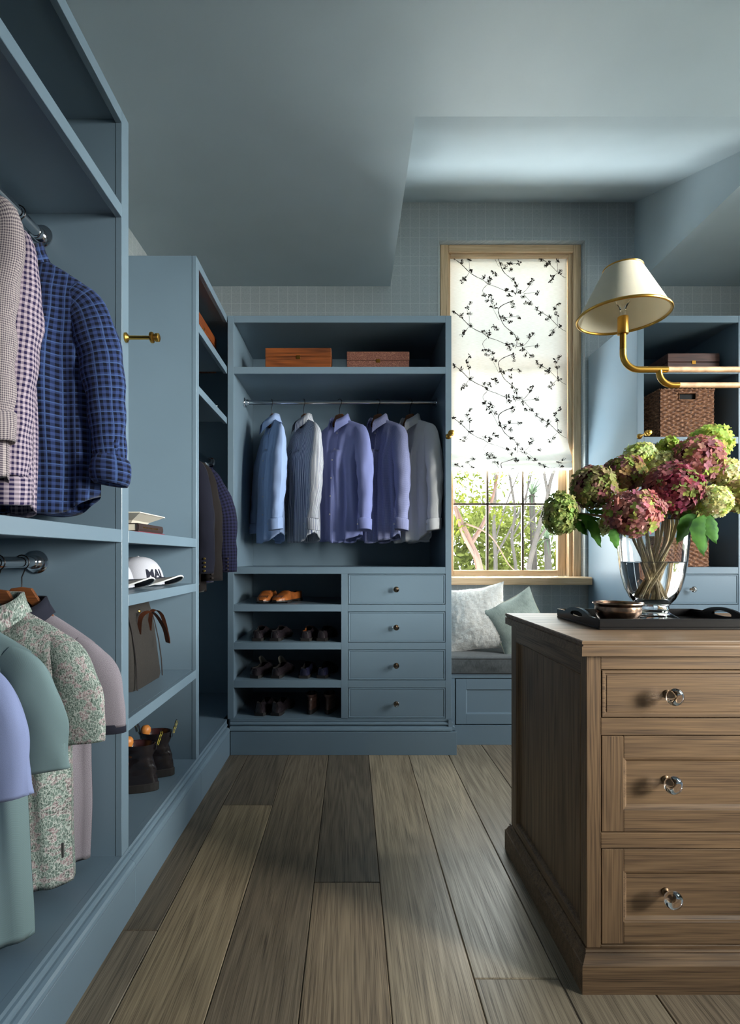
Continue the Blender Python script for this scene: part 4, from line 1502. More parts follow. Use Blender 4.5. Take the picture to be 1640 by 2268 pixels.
for nm, lab, loc, rz, lea, kind in rows_:
    shoe(nm, lab, loc, rz, lea, TAN if 'brown lining' in lab else DARKIN, SOLE, GS, tongue=GREYL if kind == 'tongue' else None, lace=nm == 'dress_shoe', mule=nm == 'loafer', scale=1.0)


def boot(name, label, loc, rz, leather, height, group, tabs=False, scale=1.0, sole_h=.028):
    """ankle boot, toe towards +y"""
    t = thing(name, label, 'boot', loc, rz, group)
    S = scale
    lev = [(sole_h, -.125, .150, .040), (.05, -.124, .148, .041), (.075, -.120, .132, .039), (.095, -.116, .085, .037), (.115, -.108, .040, .033), (.14, -.105, .010, .033), (height * .85, -.112, .010, .040), (height, -.118, .016, .044)]
    n = 28
    rows = []
    fine = []
    for a, b in zip(lev, lev[1:]):
        for k in range(4):
            fine.append(tuple(lerp(p, q, k / 4) for p, q in zip(a, b)))
    fine.append(lev[-1])
    for z, y0, y1, w in fine:
        cy, hl = (y0 + y1) / 2, (y1 - y0) / 2
        row = []
        for q in range(n):
            a = 2 * PI * q / n
            sx, sy = cos(a), sin(a)
            ww = w * (1 + .12 * max(0, sy) if z < .09 else 1) * (0.86 if sy < -.2 and z < .1 else 1)
            wr = .007 * mnoise.noise(Vector((sx * 2, sy * 2 + z * 14, z * 34))) if .06 < z < .17 else 0
            row.append((sx * (ww + wr) * S, (cy + hl * sy) * S + wr, z * S))
        rows.append(row)
    inner = [[(p[0] * .9, (p[1] + .05 * S) * .9 - .05 * S, p[2] - .002) for p in rows[-1]], [(p[0] * .55, (p[1] + .05 * S) * .55 - .05 * S, p[2] - .05 * S) for p in rows[-1]]]
    MB().grid(rows).build('shaft', leather, t, smooth='all', world=False)
    MB().grid([rows[-1]] + inner, closed=True, cap1=True).build('lining', OX, t, smooth=True, world=False)
    # close the seam column
    MB().grid([[r[-1], r[0]] for r in rows]).build('back_strip', leather, t, smooth='all', world=False)
    sol = [(p[0] * 1.09, (p[1]) * 1.04) for p in rows[0]]
    MB().prism(sol, 'z', 0, sole_h).build('sole', SOLE, t, world=False, bevel=.003)
    if tabs:
        YEL = bpy.data.materials.get('yellow_script') or plain('yellow_script', srgb(196, 180, 70), .7)
        for y, lean in ((-.118 * S, -.020), (.014 * S, .02)):
            pts = [(0, y, (height - .03) * S), (0, y + lean * .4, (height + .020) * S), (0, y + lean, (height + .046) * S), (0, y + lean * 1.1 + .006, (height + .046) * S), (0, y + lean * .6 + .006, height * S)]
            mb = MB()
            mb.grid([[(p[0] - .011 * S, p[1], p[2]), (p[0] + .011 * S, p[1], p[2])] for p in pts])
            tb = mb.build('pull_tab', BLK, t, world=False)
            for sgn in (-1, 1):
                sq = [(.006 * S * sin(i * 1.9), y + lean * (.25 + .1 * i) + sgn * .003, (height - .012 + i * .0062) * S) for i in range(10)]
                MB().tube(sq, .0012, 5).build('tab_script', YEL, tb, world=False)
    return t


boot('ankle_boot', 'brown-black ankle boot on the bottom shoe shelf, second from right', (-.232, 3.27, z4), -.12, BRN, .145, GS, scale=.8)
boot('ankle_boot', 'brown-black ankle boot by the divider on the bottom shoe shelf', (-.118, 3.27, z4), -.22, BRN, .145, GS, scale=.8)
shoe('slip_on_shoe', 'black slip-on shoe, far left on the bottom shoe shelf', (-.518, 3.275, z4), -.18, BLK, DARKIN, SOLE, GS, heel_h=.085)
shoe('slip_on_shoe', 'black slip-on shoe, second on the bottom shoe shelf', (-.418, 3.275, z4), -.22, BLK, DARKIN, SOLE, GS, heel_h=.085)
GBT = 'black pull-tab boots on the bottom of the left shelf unit'
SHT = plain('orange_shoe_tree_wood', srgb(206, 130, 62), .4)
BLKB = make_leather('black_boot_leather', srgb(30, 26, 29), .2)
for i, (x, y, rz, lab) in enumerate(((-.903, 2.145, PI / 2 + .12, 'nearer black leather boot with pull tabs on the left shelf unit'), (-.888, 2.292, PI / 2 + .12, 'further black leather boot with pull tabs on the left shelf unit'))):
    boot('pull_tab_boot', lab, (x, y, .2005), rz, BLKB, .195, GBT, tabs=True, sole_h=.034, scale=.98)
    k = thing('shoe_tree', ('rounded orange wooden shoe tree in the nearer black boot', 'rounded orange wooden shoe tree in the further black boot')[i], 'shoe tree', (x + .008, y - .004, .325), 0, 'shoe trees in the boots')
    MB().lathe([(.004, 0), (.006, .04), (.008, .052), (.016, .056), (.021, .070), (.020, .084), (.013, .093), (.003, .096)], (0, 0, 0), 16).build('shoe_tree_knob', SHT, k, smooth=True, world=False)
    MB().box(-.012, .012, -.03, .03, -.06, .002).build('shoe_tree_block', SHT, k, bevel=.004, world=False)

# ------------------------------------------------------------------ caps


def cap(name, label, loc, rz, crown_m, brim_m, under_m, group, edge=None, scale=1.0, letters=None):
    t = thing(name, label, 'cap', loc, rz, group)
    S = scale
    R, H = .086, .106
    rows = []
    for i in range(15):
        u = i / 14 * PI / 2
        z = H * sin(u) ** .9
        r = R * cos(u) ** .74 if i < 14 else .002
        rows.append([(r * .92 * cos(a) * S, r * 1.1 * sin(a) * S - (.010 * z / H) * S, (z + .006) * S) for a in [2 * PI * q / 32 for q in range(33)]])
    MB().grid(rows).build('crown', crown_m, t, smooth='all', world=False)
    MB().lathe([(.004, 0), (.007, .002), (.003, .005)], (0, -.010 * S, (H + .005) * S), 10).build('button', crown_m, t, world=False)
    # brim, towards +y, curved down at the sides
    top, bot, rim = [], [], []
    for i in range(13):
        u = i / 12
        row = []
        for q in range(21):
            a = lerp(PI * .06, PI * .94, q / 20)
            r0x, r0y = .086 * .92, .086 * 1.1
            ext = .086 * sin(a) ** .7
            x = (r0x * cos(a)) * (1 + .06 * u)
            y = r0y * sin(a) + ext * u
            z = .014 + .012 * u * sin(a) - .034 * (abs(cos(a)) ** 1.6) * (.2 + .8 * u) + .016
            row.append((x * S, y * S, z * S))
        top.append(row)
    MB().grid(top).build('brim', brim_m, t, smooth='all', world=False)
    MB().grid([[(p[0], p[1], p[2] - .003) for p in r] for r in top]).build('brim_underside', under_m, t, smooth='all', world=False)
    MB().tube([(p[0], p[1], p[2] - .0015) for p in top[-1]], .0028 * S, 6).build('brim_edge', edge or brim_m, t, smooth=True, world=False)
    MB().tube([(p[0] * 1.02, p[1] * 1.02, p[2] + .003) for p in top[0]], .002 * S, 6).build('brim_seam', NAVYRIB, t, smooth=True, world=False)
    if letters:
        c = bpy.data.curves.new('lettering', 'FONT')
        c.body = letters
        c.size = .052
        c.offset = .0012
        c.resolution_u = 2
        tmp = bpy.data.objects.new('tmp', c)
        COL.objects.link(tmp)
        dg = bpy.context.evaluated_depsgraph_get()
        me = bpy.data.meshes.new_from_object(tmp.evaluated_get(dg))
        bpy.data.objects.remove(tmp)
        bm = bmesh.new()
        bm.from_mesh(me)
        bmesh.ops.triangulate(bm, faces=bm.faces)
        bmesh.ops.subdivide_edges(bm, edges=bm.edges, cuts=2, use_grid_fill=True)
        wmax = max(v.co.x for v in bm.verts)
        for v in bm.verts:
            # wrap on the crown front: u across (angle), w up
            ang = .86 + (v.co.x - 0) / .086 * .80
            zz = .032 + v.co.y * .9
            sn = min(.999, ((zz - .006) / H)) ** (1 / .9)
            r = R * max(.05, (1 - sn * sn)) ** (.5 * .74) + .0022
            v.co = Vector((r * .92 * cos(ang) * S, r * 1.1 * sin(ang) * S - (.010 * (zz - .006) / H) * S, zz * S))
        bm.to_mesh(me)
        bm.free()
        me.materials.append(NAVYRIB)
        o = bpy.data.objects.new('lettering', me)
        COL.objects.link(o)
        o.parent = t
    return t


CAPW = fab('white_cotton_twill', 'solid', srgb(192, 192, 202))
CAPG = plain('light_grey_brim', srgb(142, 139, 136), .8)
CAPB = plain('navy_black_underside', srgb(30, 30, 40), .8)
WHT = plain('white_piping', srgb(228, 228, 228), .7)
cap('baseball_cap', 'white baseball cap with navy lettering and grey brim on the left shelf unit', (-.895, 2.265, 1.0205), -1.86, CAPW, CAPG, CAPB, 'caps on the left shelf unit', WHT, letters='MAI', scale=1.1)
cap('baseball_cap', 'grey-brimmed cap in front of the lettered white cap', (-.93, 2.035, 1.0205), -1.86, CAPW, CAPG, CAPB, 'caps on the left shelf unit', WHT, scale=1.1)
cap('baseball_cap', 'dark navy cap with a pale brim edge in the corner wardrobe', (-.91, 2.90, 1.9555), -.9, fab('navy_twill', 'solid', srgb(40, 40, 76)), NAVYRIB, CAPW, None, WHT, scale=1.05)

# ------------------------------------------------------------------ books and tray on the low unit
CREAM = plain('cream_page_edges', srgb(226, 216, 196), .8)


def book(name, label, loc, rz, w, d, h, cover, letters=False):
    t = thing(name, label, 'book', loc, rz, 'books on the low unit')
    MB().box(0, w, 0, d, 0, .0028).build('cover', cover, t, world=False)
    MB().box(0, w, 0, d, h - .0028, h).build('cover', cover, t, world=False)
    sp = [(-.004, .0), (-.007, h * .3), (-.007, h * .7), (-.004, h), (.002, h), (.002, 0)]
    MB().prism(sp, 'x', 0, w).build('spine', cover, t, world=False)
    MB().box(.004, w - .004, .003, d - .005, .0029, h - .0029).build('pages', CREAM, t, world=False)
    if letters:   # gilt title, too small to read
        for i in range(22):
            if i in (6, 9, 14):
                continue
            MB().box(w * .16 + i * w * .028, w * .16 + i * w * .028 + w * .016, -.0078, -.0068, h * .42, h * .62).build('gilt_title', BRASS, t, world=False)
    return t


book('book', 'thin crimson book at the bottom of the small stack on the low unit', (-.797, 1.99, 1.2285), PI / 2, .275, .17, .011, plain('crimson_cloth', srgb(128, 40, 62), .7))
book('book', 'dark brown book with gilt title on the low unit', (-.802, 2.0, 1.240), PI / 2, .258, .165, .030, plain('dark_brown_cloth', srgb(54, 40, 38), .6), True)
tr = thing('valet_dish', 'cream flared square dish lying on the brown book', 'dish', (-.915, 2.11, 1.2705), 0)
rows = [[(sx * w, sy * w, z) for sx, sy in ((-1, -1), (1, -1), (1, 1), (-1, 1))] for w, z in ((.075, 0), (.085, .012), (.128, .034), (.134, .036), (.132, .040), (.124, .037), (.08, .016), (.07, .006))]
MB().grid([r for r in rows], closed=True, cap0=True, cap1=True).build('dish_body', plain('cream_bone', srgb(232, 224, 208), .5), tr, world=False)

# ------------------------------------------------------------------ canvas bag
CANV = plain('brown_waxed_canvas', srgb(40, 36, 33), .85, vary=.15, scale=120, bump=.15)
LEA = make_leather('brown_strap_leather', srgb(96, 54, 36), .4)
bag = thing('canvas_bag', 'brown waxed canvas bag with leather handles on the left shelf unit', 'bag', (-.912, 2.21, .6175), PI / 2)
rows = []
for z, w, d, op in ((0, .150, .075, 0), (.02, .155, .080, 0), (.12, .150, .074, 0), (.22, .140, .060, 0), (.285, .132, .040, 0), (.315, .128, .026, 0), (.345, .126, .030, 1)):
    r = []
    for q in range(32):
        a = 2 * PI * q / 32
        ca, sa = cos(a), sin(a)
        x = w * abs(ca) ** .35 * (1 if ca > 0 else -1)
        y = d * abs(sa) ** .35 * (1 if sa > 0 else -1)
        zz = z + (.040 * (abs(x) / w) ** 1.5 * min(1, (z - .25) / .09) if z > .25 else 0)
        r.append((x, y + .004 * sin(x * 40 + z * 20), zz))
    rows.append(r)
top_in = [[(p[0] * .93, p[1] * .7, p[2] - .002) for p in rows[-1]], [(p[0] * .9, p[1] * .6, p[2] - .10) for p in rows[-1]]]
MB().grid(rows + top_in, closed=True, cap0=True, cap1=True).build('bag_body', CANV, bag, smooth=True, world=False)
PIPE = plain('dark_piping', srgb(40, 34, 34), .7)
for sx in (-1, 1):
    for sy in (-1, 1):
        MB().tube([(sx * (.138 - z * .06), sy * (.082 - .022 * (z / .3) ** 2 * 2), z) for z in (.004, .08, .16, .24, .29)], .0025, 6).build('piping', PIPE, bag, world=False)
for sy in (-1, 1):
    pts = spline([(-.055, sy * .056, .215), (-.058, sy * .066, .285), (-.040, sy * .105, .300), (-.012, sy * .140, .235), (.008, sy * .150, .170), (.030, sy * .142, .190), (.050, sy * .110, .280), (.060, sy * .066, .295), (.055, sy * .056, .215)], 36)
    rws = []
    for i, p in enumerate(pts):
        rws.append([(p[0] - .004, p[1] - .010, p[2]), (p[0] + .004, p[1] + .010, p[2] + .004)])
    mb = MB()
    mb.grid(rws)
    mb.grid([[(a[0], a[1], a[2] - .003) for a in r] for r in rws])
    mb.build('handle', LEA, bag, smooth=True, world=False)
MB().lathe([(.006, 0), (.008, -.002), (.004, -.006)], (.0, -.034, .30), 12, 'y').build('snap', BRASS, bag, world=False)
# ------------------------------------------------------------------ tray, bowl, vase
ZI = 0.9225
tray = thing('serving_tray', 'black lacquer tray with cut-out handles on the oak island', 'tray', (.993, 1.765, ZI))
TX0, TX1, TY0, TY1 = .748, 1.238, 1.600, 1.930
bx('tray_base', BLACKLAC, tray, TX0, TX1, TY0, TY1, ZI + .0005, ZI + .008, bevel=.001)
bx('tray_side', BLACKLAC, tray, TX0, TX1, TY0, TY0 + .008, ZI + .008, ZI + .033, bevel=.0015)
bx('tray_side', BLACKLAC, tray, TX0, TX1, TY1 - .008, TY1, ZI + .008, ZI + .033, bevel=.0015)


def tray_end(x0, x1):
    """end wall with a raised hump and a kidney cut-out"""
    L0, L1 = TY0 + .008, TY1 - .008
    mid = (L0 + L1) / 2
    n = 48
    top = lambda y: .033 + .020 * max(0, 1 - ((y - mid) / .095) ** 2) ** .8 + .0 * y
    hw, z0, z1 = .052, .024, .041

    def hole(y):
        s = 1 - ((y - mid) / hw) ** 2
        return None if s <= 0 else (z0 + .004 * (1 - s), z0 + .001 + (z1 - z0) * s ** .5)
    mb = MB()
    for i in range(n):
        a, b = lerp(L0, L1, i / n), lerp(L0, L1, (i + 1) / n)
        ha, hb = hole(a), hole(b)
        segs = []
        if ha and hb:
            segs = [(.008, .008, ha[0], hb[0]), (ha[1], hb[1], top(a), top(b))]
        else:
            segs = [(.008, .008, top(a), top(b))]
        for la, lb, ua, ub in segs:
            vs = [(x, y, ZI + z) for x in (x0, x1) for y, z in ((a, la), (b, lb), (b, ub), (a, ua))]
            mb.add(vs, [(0, 1, 2, 3), (7, 6, 5, 4), (2, 6, 7, 3), (0, 4, 5, 1)])
    return mb.build('tray_end', BLACKLAC, tray)


tray_end(TX0, TX0 + .009)
tray_end(TX1 - .009, TX1)

BRONZE = NT('hammered_bronze', .26, .5, 1.0)
nz = BRONZE.noise(BRONZE.co(), 60, 3)
BRONZE.color(BRONZE.ramp(nz, [(.35, srgb(112, 94, 82)), (.55, srgb(156, 128, 108)), (.7, srgb(180, 138, 106))]))
BRONZE.bump(nz, .25, .002)
BRONZE = BRONZE.m
bowl = thing('bronze_bowl', 'small dark bronze bowl beside the vase on the tray', 'bowl', (.856, 1.705, ZI + .0085))
pf = [(.0, .0), (.040, .0), (.044, .004), (.058, .014), (.067, .030), (.069, .044), (.068, .054), (.073, .060), (.0755, .063), (.0745, .066), (.069, .062), (.064, .054), (.064, .044), (.060, .028), (.045, .012), (.0, .008)]
MB().lathe(pf, (0, 0, 0), 48, caps=False).build('bowl_body', BRONZE, bowl, smooth=True, world=False)

VX, VY, VZ = 1.006, 1.775, ZI + .0085
vase = thing('glass_vase', 'clear footed glass vase half full of water on the black tray', 'vase', (VX, VY, VZ))
outer = [(.0, 0), (.083, 0), (.085, .004), (.082, .009), (.066, .018), (.050, .028), (.046, .036), (.050, .043), (.048, .049), (.054, .058), (.068, .074), (.084, .108), (.095, .150), (.102, .200), (.1065, .260), (.1095, .329)]
inner = [(.1085, .331), (.1050, .328), (.1015, .260), (.0970, .200), (.090, .150), (.079, .108), (.062, .078), (.045, .066), (.0, .062)]
MB().lathe(outer + inner, (0, 0, 0), 64, caps=False).build('vase_body', GLASS, vase, smooth='all', world=False)
wat = [(.0, .0627), (.0446, .0667), (.0615, .0787), (.0785, .1085), (.0895, .1503), (.0962, .196), (.0945, .1955), (.0, .1952)]
MB().lathe(wat, (0, 0, 0), 64, caps=False).build('water', WATER, vase, smooth=True, world=False)

# ------------------------------------------------------------------ hydrangeas


def petal_mat():
    k = NT('hydrangea_petals', .7, .2)
    a = k.n('Attribute', attribute_name='col').outputs['Color']
    nzz = k.noise(k.co(), 90, 2)
    c = k.mix(k.map(nzz, .3, .7), k.mix(1.0, a, (.78, .78, .78, 1), 'MULTIPLY'), a)
    df = k.n('BsdfDiffuse', {0: c})
    tl = k.n('BsdfTranslucent', {0: c})
    mx = k.n('MixShader', {0: .42, 1: df.outputs[0], 2: tl.outputs[0]})
    k.t.links.new(mx.outputs[0], k.out.inputs[0])
    return k.m


PETAL = petal_mat()
STEM = plain('green_brown_stem', srgb(140, 122, 84), .6, vary=.35, scale=25)


def leaf_mat():
    k = NT('green_leaf', .7, .08)
    v = k.co()
    n1 = k.noise(v, 30, 2)
    k.color(k.mix(k.map(n1, .3, .7), srgb(34, 70, 28), srgb(72, 116, 46)))
    k.set(k.b, 'Subsurface Weight', 0.0)
    tl = k.n('BsdfTranslucent', {0: (.10, .24, .03, 1)})
    mx = k.n('MixShader', {0: .25, 1: k.b.outputs[0], 2: tl.outputs[0]})
    k.t.links.new(mx.outputs[0], k.out.inputs[0])
    return k.m


LEAF = leaf_mat()


def at(u, v, Y):
    return Vector(((u - 777) * Y / 1180, Y, 1.14 - (v - 1235) * Y / 1180))


def bloom(parent, c, R, cols, rnd, sq=(1, 1, .9), size=.0125):
    mb = MB()
    n = int(4 * PI * R * R / (size * size * 1.25))
    for i in range(n):
        z = 1 - 2 * (i + .5) / n
        r = (1 - z * z) ** .5
        a = i * 2.39996 + rnd.uniform(-.2, .2)
        d = Vector((r * cos(a), r * sin(a), z))
        rr = R * (1 + .16 * mnoise.noise(d * 2.2 + Vector((R * 90, 0, c.x * 9))) + rnd.uniform(-.09, .06))
        p = Vector((d.x * sq[0], d.y * sq[1], d.z * sq[2])) * rr + c
        nrm = (d + Vector((rnd.uniform(-.45, .45), rnd.uniform(-.45, .45), rnd.uniform(-.3, .5)))).normalized()
        t1 = nrm.orthogonal().normalized()
        t2 = nrm.cross(t1)
        m = mnoise.noise(d * 1.7 + Vector((c.x * 31, R * 50, 2))) * .9 + rnd.uniform(-.35, .35) + .15
        m = min(1, max(0, m + .35))
        col = tuple(min(1, lerp(x, y, m) * rnd.uniform(1.0, 1.4)) for x, y in zip(cols[0], cols[1]))
        if len(cols) > 2 and rnd.random() < .22:
            col = tuple(x * rnd.uniform(.85, 1.1) for x in cols[2])
        rot = rnd.uniform(0, PI)
        s = size * rnd.uniform(.8, 1.2)
        for k in range(4):
            b = rot + k * PI / 2
            e1 = t1 * cos(b) + t2 * sin(b)
            e2 = nrm.cross(e1)
            cup = rnd.uniform(.05, .4)
            vs = [p, p + e1 * s * .45 - e2 * s * .42 + nrm * s * cup * .35, p + e1 * s * .95 - e2 * s * .28 + nrm * s * cup, p + e1 * s * 1.02 + e2 * s * .28 + nrm * s * cup * .8, p + e1 * s * .45 + e2 * s * .42 + nrm * s * cup * .3]
            mb.add(vs, [(0, 1, 2, 3, 4)], col=col)
    # dense heart of the flower head
    rows = []
    for i in range(9):
        u = PI * i / 8
        rows.append([(c.x + R * .82 * sin(u) * cos(b) * sq[0], c.y + R * .82 * sin(u) * sin(b) * sq[1], c.z + R * .82 * cos(u) * sq[2]) for b in [2 * PI * q / 14 for q in range(14)]])
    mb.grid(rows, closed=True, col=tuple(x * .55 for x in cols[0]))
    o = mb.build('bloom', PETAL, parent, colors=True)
    o['kind'] = 'stuff'
    return o


def leaf(parent, base, tip, width, droop, side):
    base, tip = Vector(base), Vector(tip)
    ax = tip - base
    L = ax.length
    sd = Vector(side).normalized()
    sd = (sd - ax.normalized() * sd.dot(ax.normalized())).normalized()
    up = sd.cross(ax.normalized()).normalized()
    rows = []
    n = 12
    for i in range(n + 1):
        t = i / n
        w = width * (sin(PI * t ** .8) ** .85) * (1 if t < .9 else (1 - t) / .1 * .8 + .2) + .0004
        p = base + ax * t + Vector((0, 0, droop * sin(PI * t)))
        row = []
        for q in (-1, -.5, 0, .5, 1):
            row.append(p + sd * w * q + up * (abs(q) * w * .35 + .0025 * sin(t * 26 + q * 3)))
        rows.append(row)
    return MB().grid(rows).build('leaf', LEAF, parent, smooth='all')


LIME, CREAMG, SAGE = srgb(184, 198, 108), srgb(226, 228, 182), srgb(146, 158, 92)
BURG, ROSE, MAUVE, BROWN = srgb(142, 62, 80), srgb(206, 142, 136), srgb(152, 102, 108), srgb(172, 132, 104)
heads = [
    # u, v, Y, r px, colours, label
    (1241, 1137, 1.70, 40, (SAGE, srgb(172, 186, 118)), 'pale green hydrangea drooping furthest left, over the window', (.88, .9, 1.15), .0085),
    (1315, 1078, 1.72, 46, (MAUVE, SAGE, srgb(150, 158, 92)), 'mauve and green hydrangea left of the bunch', (1, 1, 1), .0125),
    (1383, 1050, 1.80, 42, (BROWN, SAGE, MAUVE), 'brownish green hydrangea upper left behind the mauve one', (1.05, 1, .9), .0125),
    (1419, 1011, 1.86, 31, (CREAMG, LIME), 'pale lime hydrangea at the top left of the bunch', (1.05, 1, .95), .0085),
    (1468, 1030, 1.84, 33, (CREAMG, srgb(196, 202, 130)), 'cream green hydrangea in the centre back of the bunch', (1.1, 1, .9), .0085),
    (1492, 1083, 1.70, 56, (BURG, MAUVE, SAGE), 'large burgundy hydrangea in the centre of the bunch', (1.05, 1, .95), .0135),
    (1404, 1136, 1.64, 53, (MAUVE, ROSE, LIME), 'large dusky rose hydrangea low at the front of the bunch', (1.1, .9, .92), .0135),
    (1546, 1020, 1.80, 50, (MAUVE, ROSE, LIME), 'rose and brown hydrangea upper right of the bunch', (1.05, 1, 1), .0135),
    (1572, 986, 1.90, 42, (LIME, srgb(190, 206, 118)), 'bright lime hydrangea, highest in the bunch', (1, 1, 1), .0145),
    (1481, 993, 1.90, 23, (LIME, srgb(168, 184, 90)), 'small lime hydrangea tucked beside the rose one', (1, 1, 1), .0125),
    (1607, 1048, 1.80, 31, (srgb(206, 206, 124), CREAMG), 'yellow green hydrangea at the right of the bunch', (1, 1, 1.1), .0085),
    (1583, 1110, 1.66, 34, (CREAMG, LIME), 'cream and lime hydrangea low at the right front', (1, .95, 1), .0085),
    (1636, 1100, 1.74, 34, (BROWN, SAGE, LIME), 'brown green hydrangea at the right edge of the picture', (1, 1, 1), .0125),
    (1650, 1048, 1.84, 30, (SAGE, BROWN), 'dull green hydrangea half cut off at the right edge', (1, 1, 1), .0125),
    (1342, 1163, 1.80, 19, (srgb(168, 176, 92), CREAMG), 'small pale hydrangea peeping out under the mauve one', (1, 1, 1), .0085),
    (1536, 1126, 1.80, 36, (BURG, SAGE), 'dark burgundy and green hydrangea low behind the centre', (1, 1, .9), .0125),
]
LEAVES = {0: [((1275, 1150), (1302, 1186), 1.70, .020), ((1270, 1140), (1330, 1150), 1.69, .026)],
          1: [((1310, 1142), (1332, 1213), 1.68, .022), ((1302, 1150), (1292, 1185), 1.71, .016), ((1300, 1130), (1350, 1135), 1.70, .026)],
          6: [((1362, 1170), (1368, 1217), 1.62, .020)],
          5: [((1545, 1140), (1500, 1205), 1.66, .030)],
          11: [((1560, 1140), (1560, 1232), 1.63, .040), ((1575, 1140), (1588, 1205), 1.64, .036)],
          15: [((1530, 1130), (1512, 1190), 1.70, .020)]}
for i, (u, v, Y, r, cols, lab, sq, size) in enumerate(heads):
    rnd = random.Random(100 + i)
    c = at(u, v, Y)
    R = r * Y / 1180 * .99
    h = thing('hydrangea', lab, 'flower', (VX, VY, VZ + .07), 0, 'hydrangeas in the glass vase')
    bloom(h, c, R, cols, rnd, sq, size)
    dx, dy = c.x - VX, c.y - VY
    L = math.hypot(dx, dy) or 1
    base = Vector((VX - dx / L * rnd.uniform(.020, .045) + rnd.uniform(-.012, .012), VY - dy / L * rnd.uniform(.006, .025) + rnd.uniform(-.012, .012), VZ + .078))
    rm = min(.084, L * .6)
    mouth = Vector((VX + dx / L * rm, VY + dy / L * rm, VZ + .318))
    mid = base.lerp(mouth, .5) + Vector((rnd.uniform(-.006, .006), rnd.uniform(-.006, .006), 0))
    pts = spline([tuple(base), tuple(mid), tuple(mouth), tuple(mouth.lerp(c, .5) + Vector((0, 0, .012))), tuple(c)], 20)
    MB().tube(pts, [.0058 - .0022 * k / 20 for k in range(21)], 8).build('stem', STEM, h, smooth=True)
    for (b, t, ly, w) in LEAVES.get(i, []):
        leaf(h, at(b[0], b[1], ly), at(t[0], t[1], ly - .015), w, .006, (1, .35, .1))

# ------------------------------------------------------------------ hanging lamp over the island
LX, LY = .890, 1.74
lamp = thing('hanging_lamp', 'brass double-arm hanging lamp with cream cone shades above the island', 'lamp', (1.38, LY, 1.70))


def shade_mat():
    k = NT('cream_shade_parchment', .8, .2)
    c = srgb(232, 226, 208)
    k.color(c)
    tl = k.n('BsdfTranslucent', {0: c + (1,)})
    mx = k.n('MixShader', {0: .22, 1: k.b.outputs[0], 2: tl.outputs[0]})
    k.t.links.new(mx.outputs[0], k.out.inputs[0])
    return k.m


SHADE = shade_mat()
TAN_TUBE = make_leather('tan_leather_wrap', srgb(206, 166, 130), .5)
FROST = make_glass('bulb_glass', (1, 1, 1), .05)


def lamp_end(x, d):
    rb, rt, zb, zt = .1385, .0585, 1.928, 2.082
    MB().lathe([(rb, zb), (rt, zt), (rt - .0022, zt), (rb - .0022, zb), (rb, zb)], (x, LY, 0), 64, caps=False).build('shade', SHADE, lamp, smooth=True)
    for r, z, th in ((rb, zb, .0048), (rt, zt, .0030)):
        pts = [(x + r * cos(a), LY + r * sin(a), z) for a in [2 * PI * q / 64 for q in range(65)]]
        MB().tube(pts, th, 8).build('shade_ring', BRASS, lamp, smooth=True)
    for q in range(3):
        a = 2 * PI * q / 3 + .4
        MB().tube([(x, LY, 2.015), (x + .085 * cos(a), LY + .085 * sin(a), 2.02)], .0016, 6).build('shade_arm', BRASS, lamp)
    MB().lathe([(.009, 1.868), (.0168, 1.870), (.0168, 1.925), (.013, 1.928)], (x, LY, 0), 24).build('socket', BRASS, lamp, smooth=True)
    MB().lathe([(.010, 1.927), (.010, 1.942), (.004, 1.944)], (x, LY, 0), 16).build('lamp_holder', CHROME, lamp, smooth=True)
    MB().lathe([(.009, 1.943), (.011, 1.955), (.021, 1.975), (.023, 1.992), (.016, 2.008), (.003, 2.014)], (x, LY, 0), 20).build('bulb', FROST, lamp, smooth=True)
    MB().tube([(x, LY, 1.87), (x, LY, 1.818)], .0098, 16).build('stem_wrap', BRASS_D, lamp, smooth=True)
    pts = [(x, LY, 1.82), (x, LY, 1.806)] + [(x + d * .052 * (1 - cos(a)), LY, 1.806 - .052 * sin(a)) for a in [PI / 2 * q / 10 for q in range(1, 11)]] + [(x + d * .145, LY, 1.754)]
    MB().tube(pts, .0102, 16).build('elbow', BRASS, lamp, smooth=True)
    pts = [(x + d * .118, LY, 1.752)] + [(x + d * (.118 + .045 * (1 - cos(a))), LY, 1.748 - .045 * sin(a)) for a in [PI / 2 * q / 8 for q in range(1, 9)]] + [(x + d * .182, LY, 1.703)]
    MB().tube(pts, .0098, 16).build('branch', BRASS, lamp, smooth=True)


lamp_end(LX, 1)
lamp_end(1.87, -1)
MB().tube([(LX + .14, LY, 1.754), (1.73, LY, 1.754)], .0090, 16).build('arm', TAN_TUBE, lamp, smooth=True)
MB().tube([(LX + .176, LY, 1.703), (1.694, LY, 1.703)], .0088, 16).build('arm', TAN_TUBE, lamp, smooth=True)
MB().tube([(1.38, LY, 1.68), (1.38, LY, 3.02)], .008, 12).build('drop_rod', BRASS, lamp, smooth=True)
MB().lathe([(.06, 0), (.06, -.012), (.03, -.03), (.009, -.035)], (1.38, LY, 3.049), 32).build('ceiling_rose', BRASS, lamp, smooth=True)

# ------------------------------------------------------------------ window seat cushion and pillows


def make_velvet(name, a, b):
    k = NT(name, .85, .2)
    v = k.co()
    n1 = k.noise(v, 14, 3, .6)
    n2 = k.noise(k.n('VectorMath', {0: v, 1: (300, 60, 60)}, operation='MULTIPLY').outputs[0], 1, 2)
    k.color(k.mix(k.map(k.ma('ADD', k.ma('MULTIPLY', n1, .6), k.ma('MULTIPLY', n2, .4)), .35, .65), a, b))
    k.set(k.b, 'Sheen Weight', .25)
    k.bump(n2, .2, .001)
    return k.m


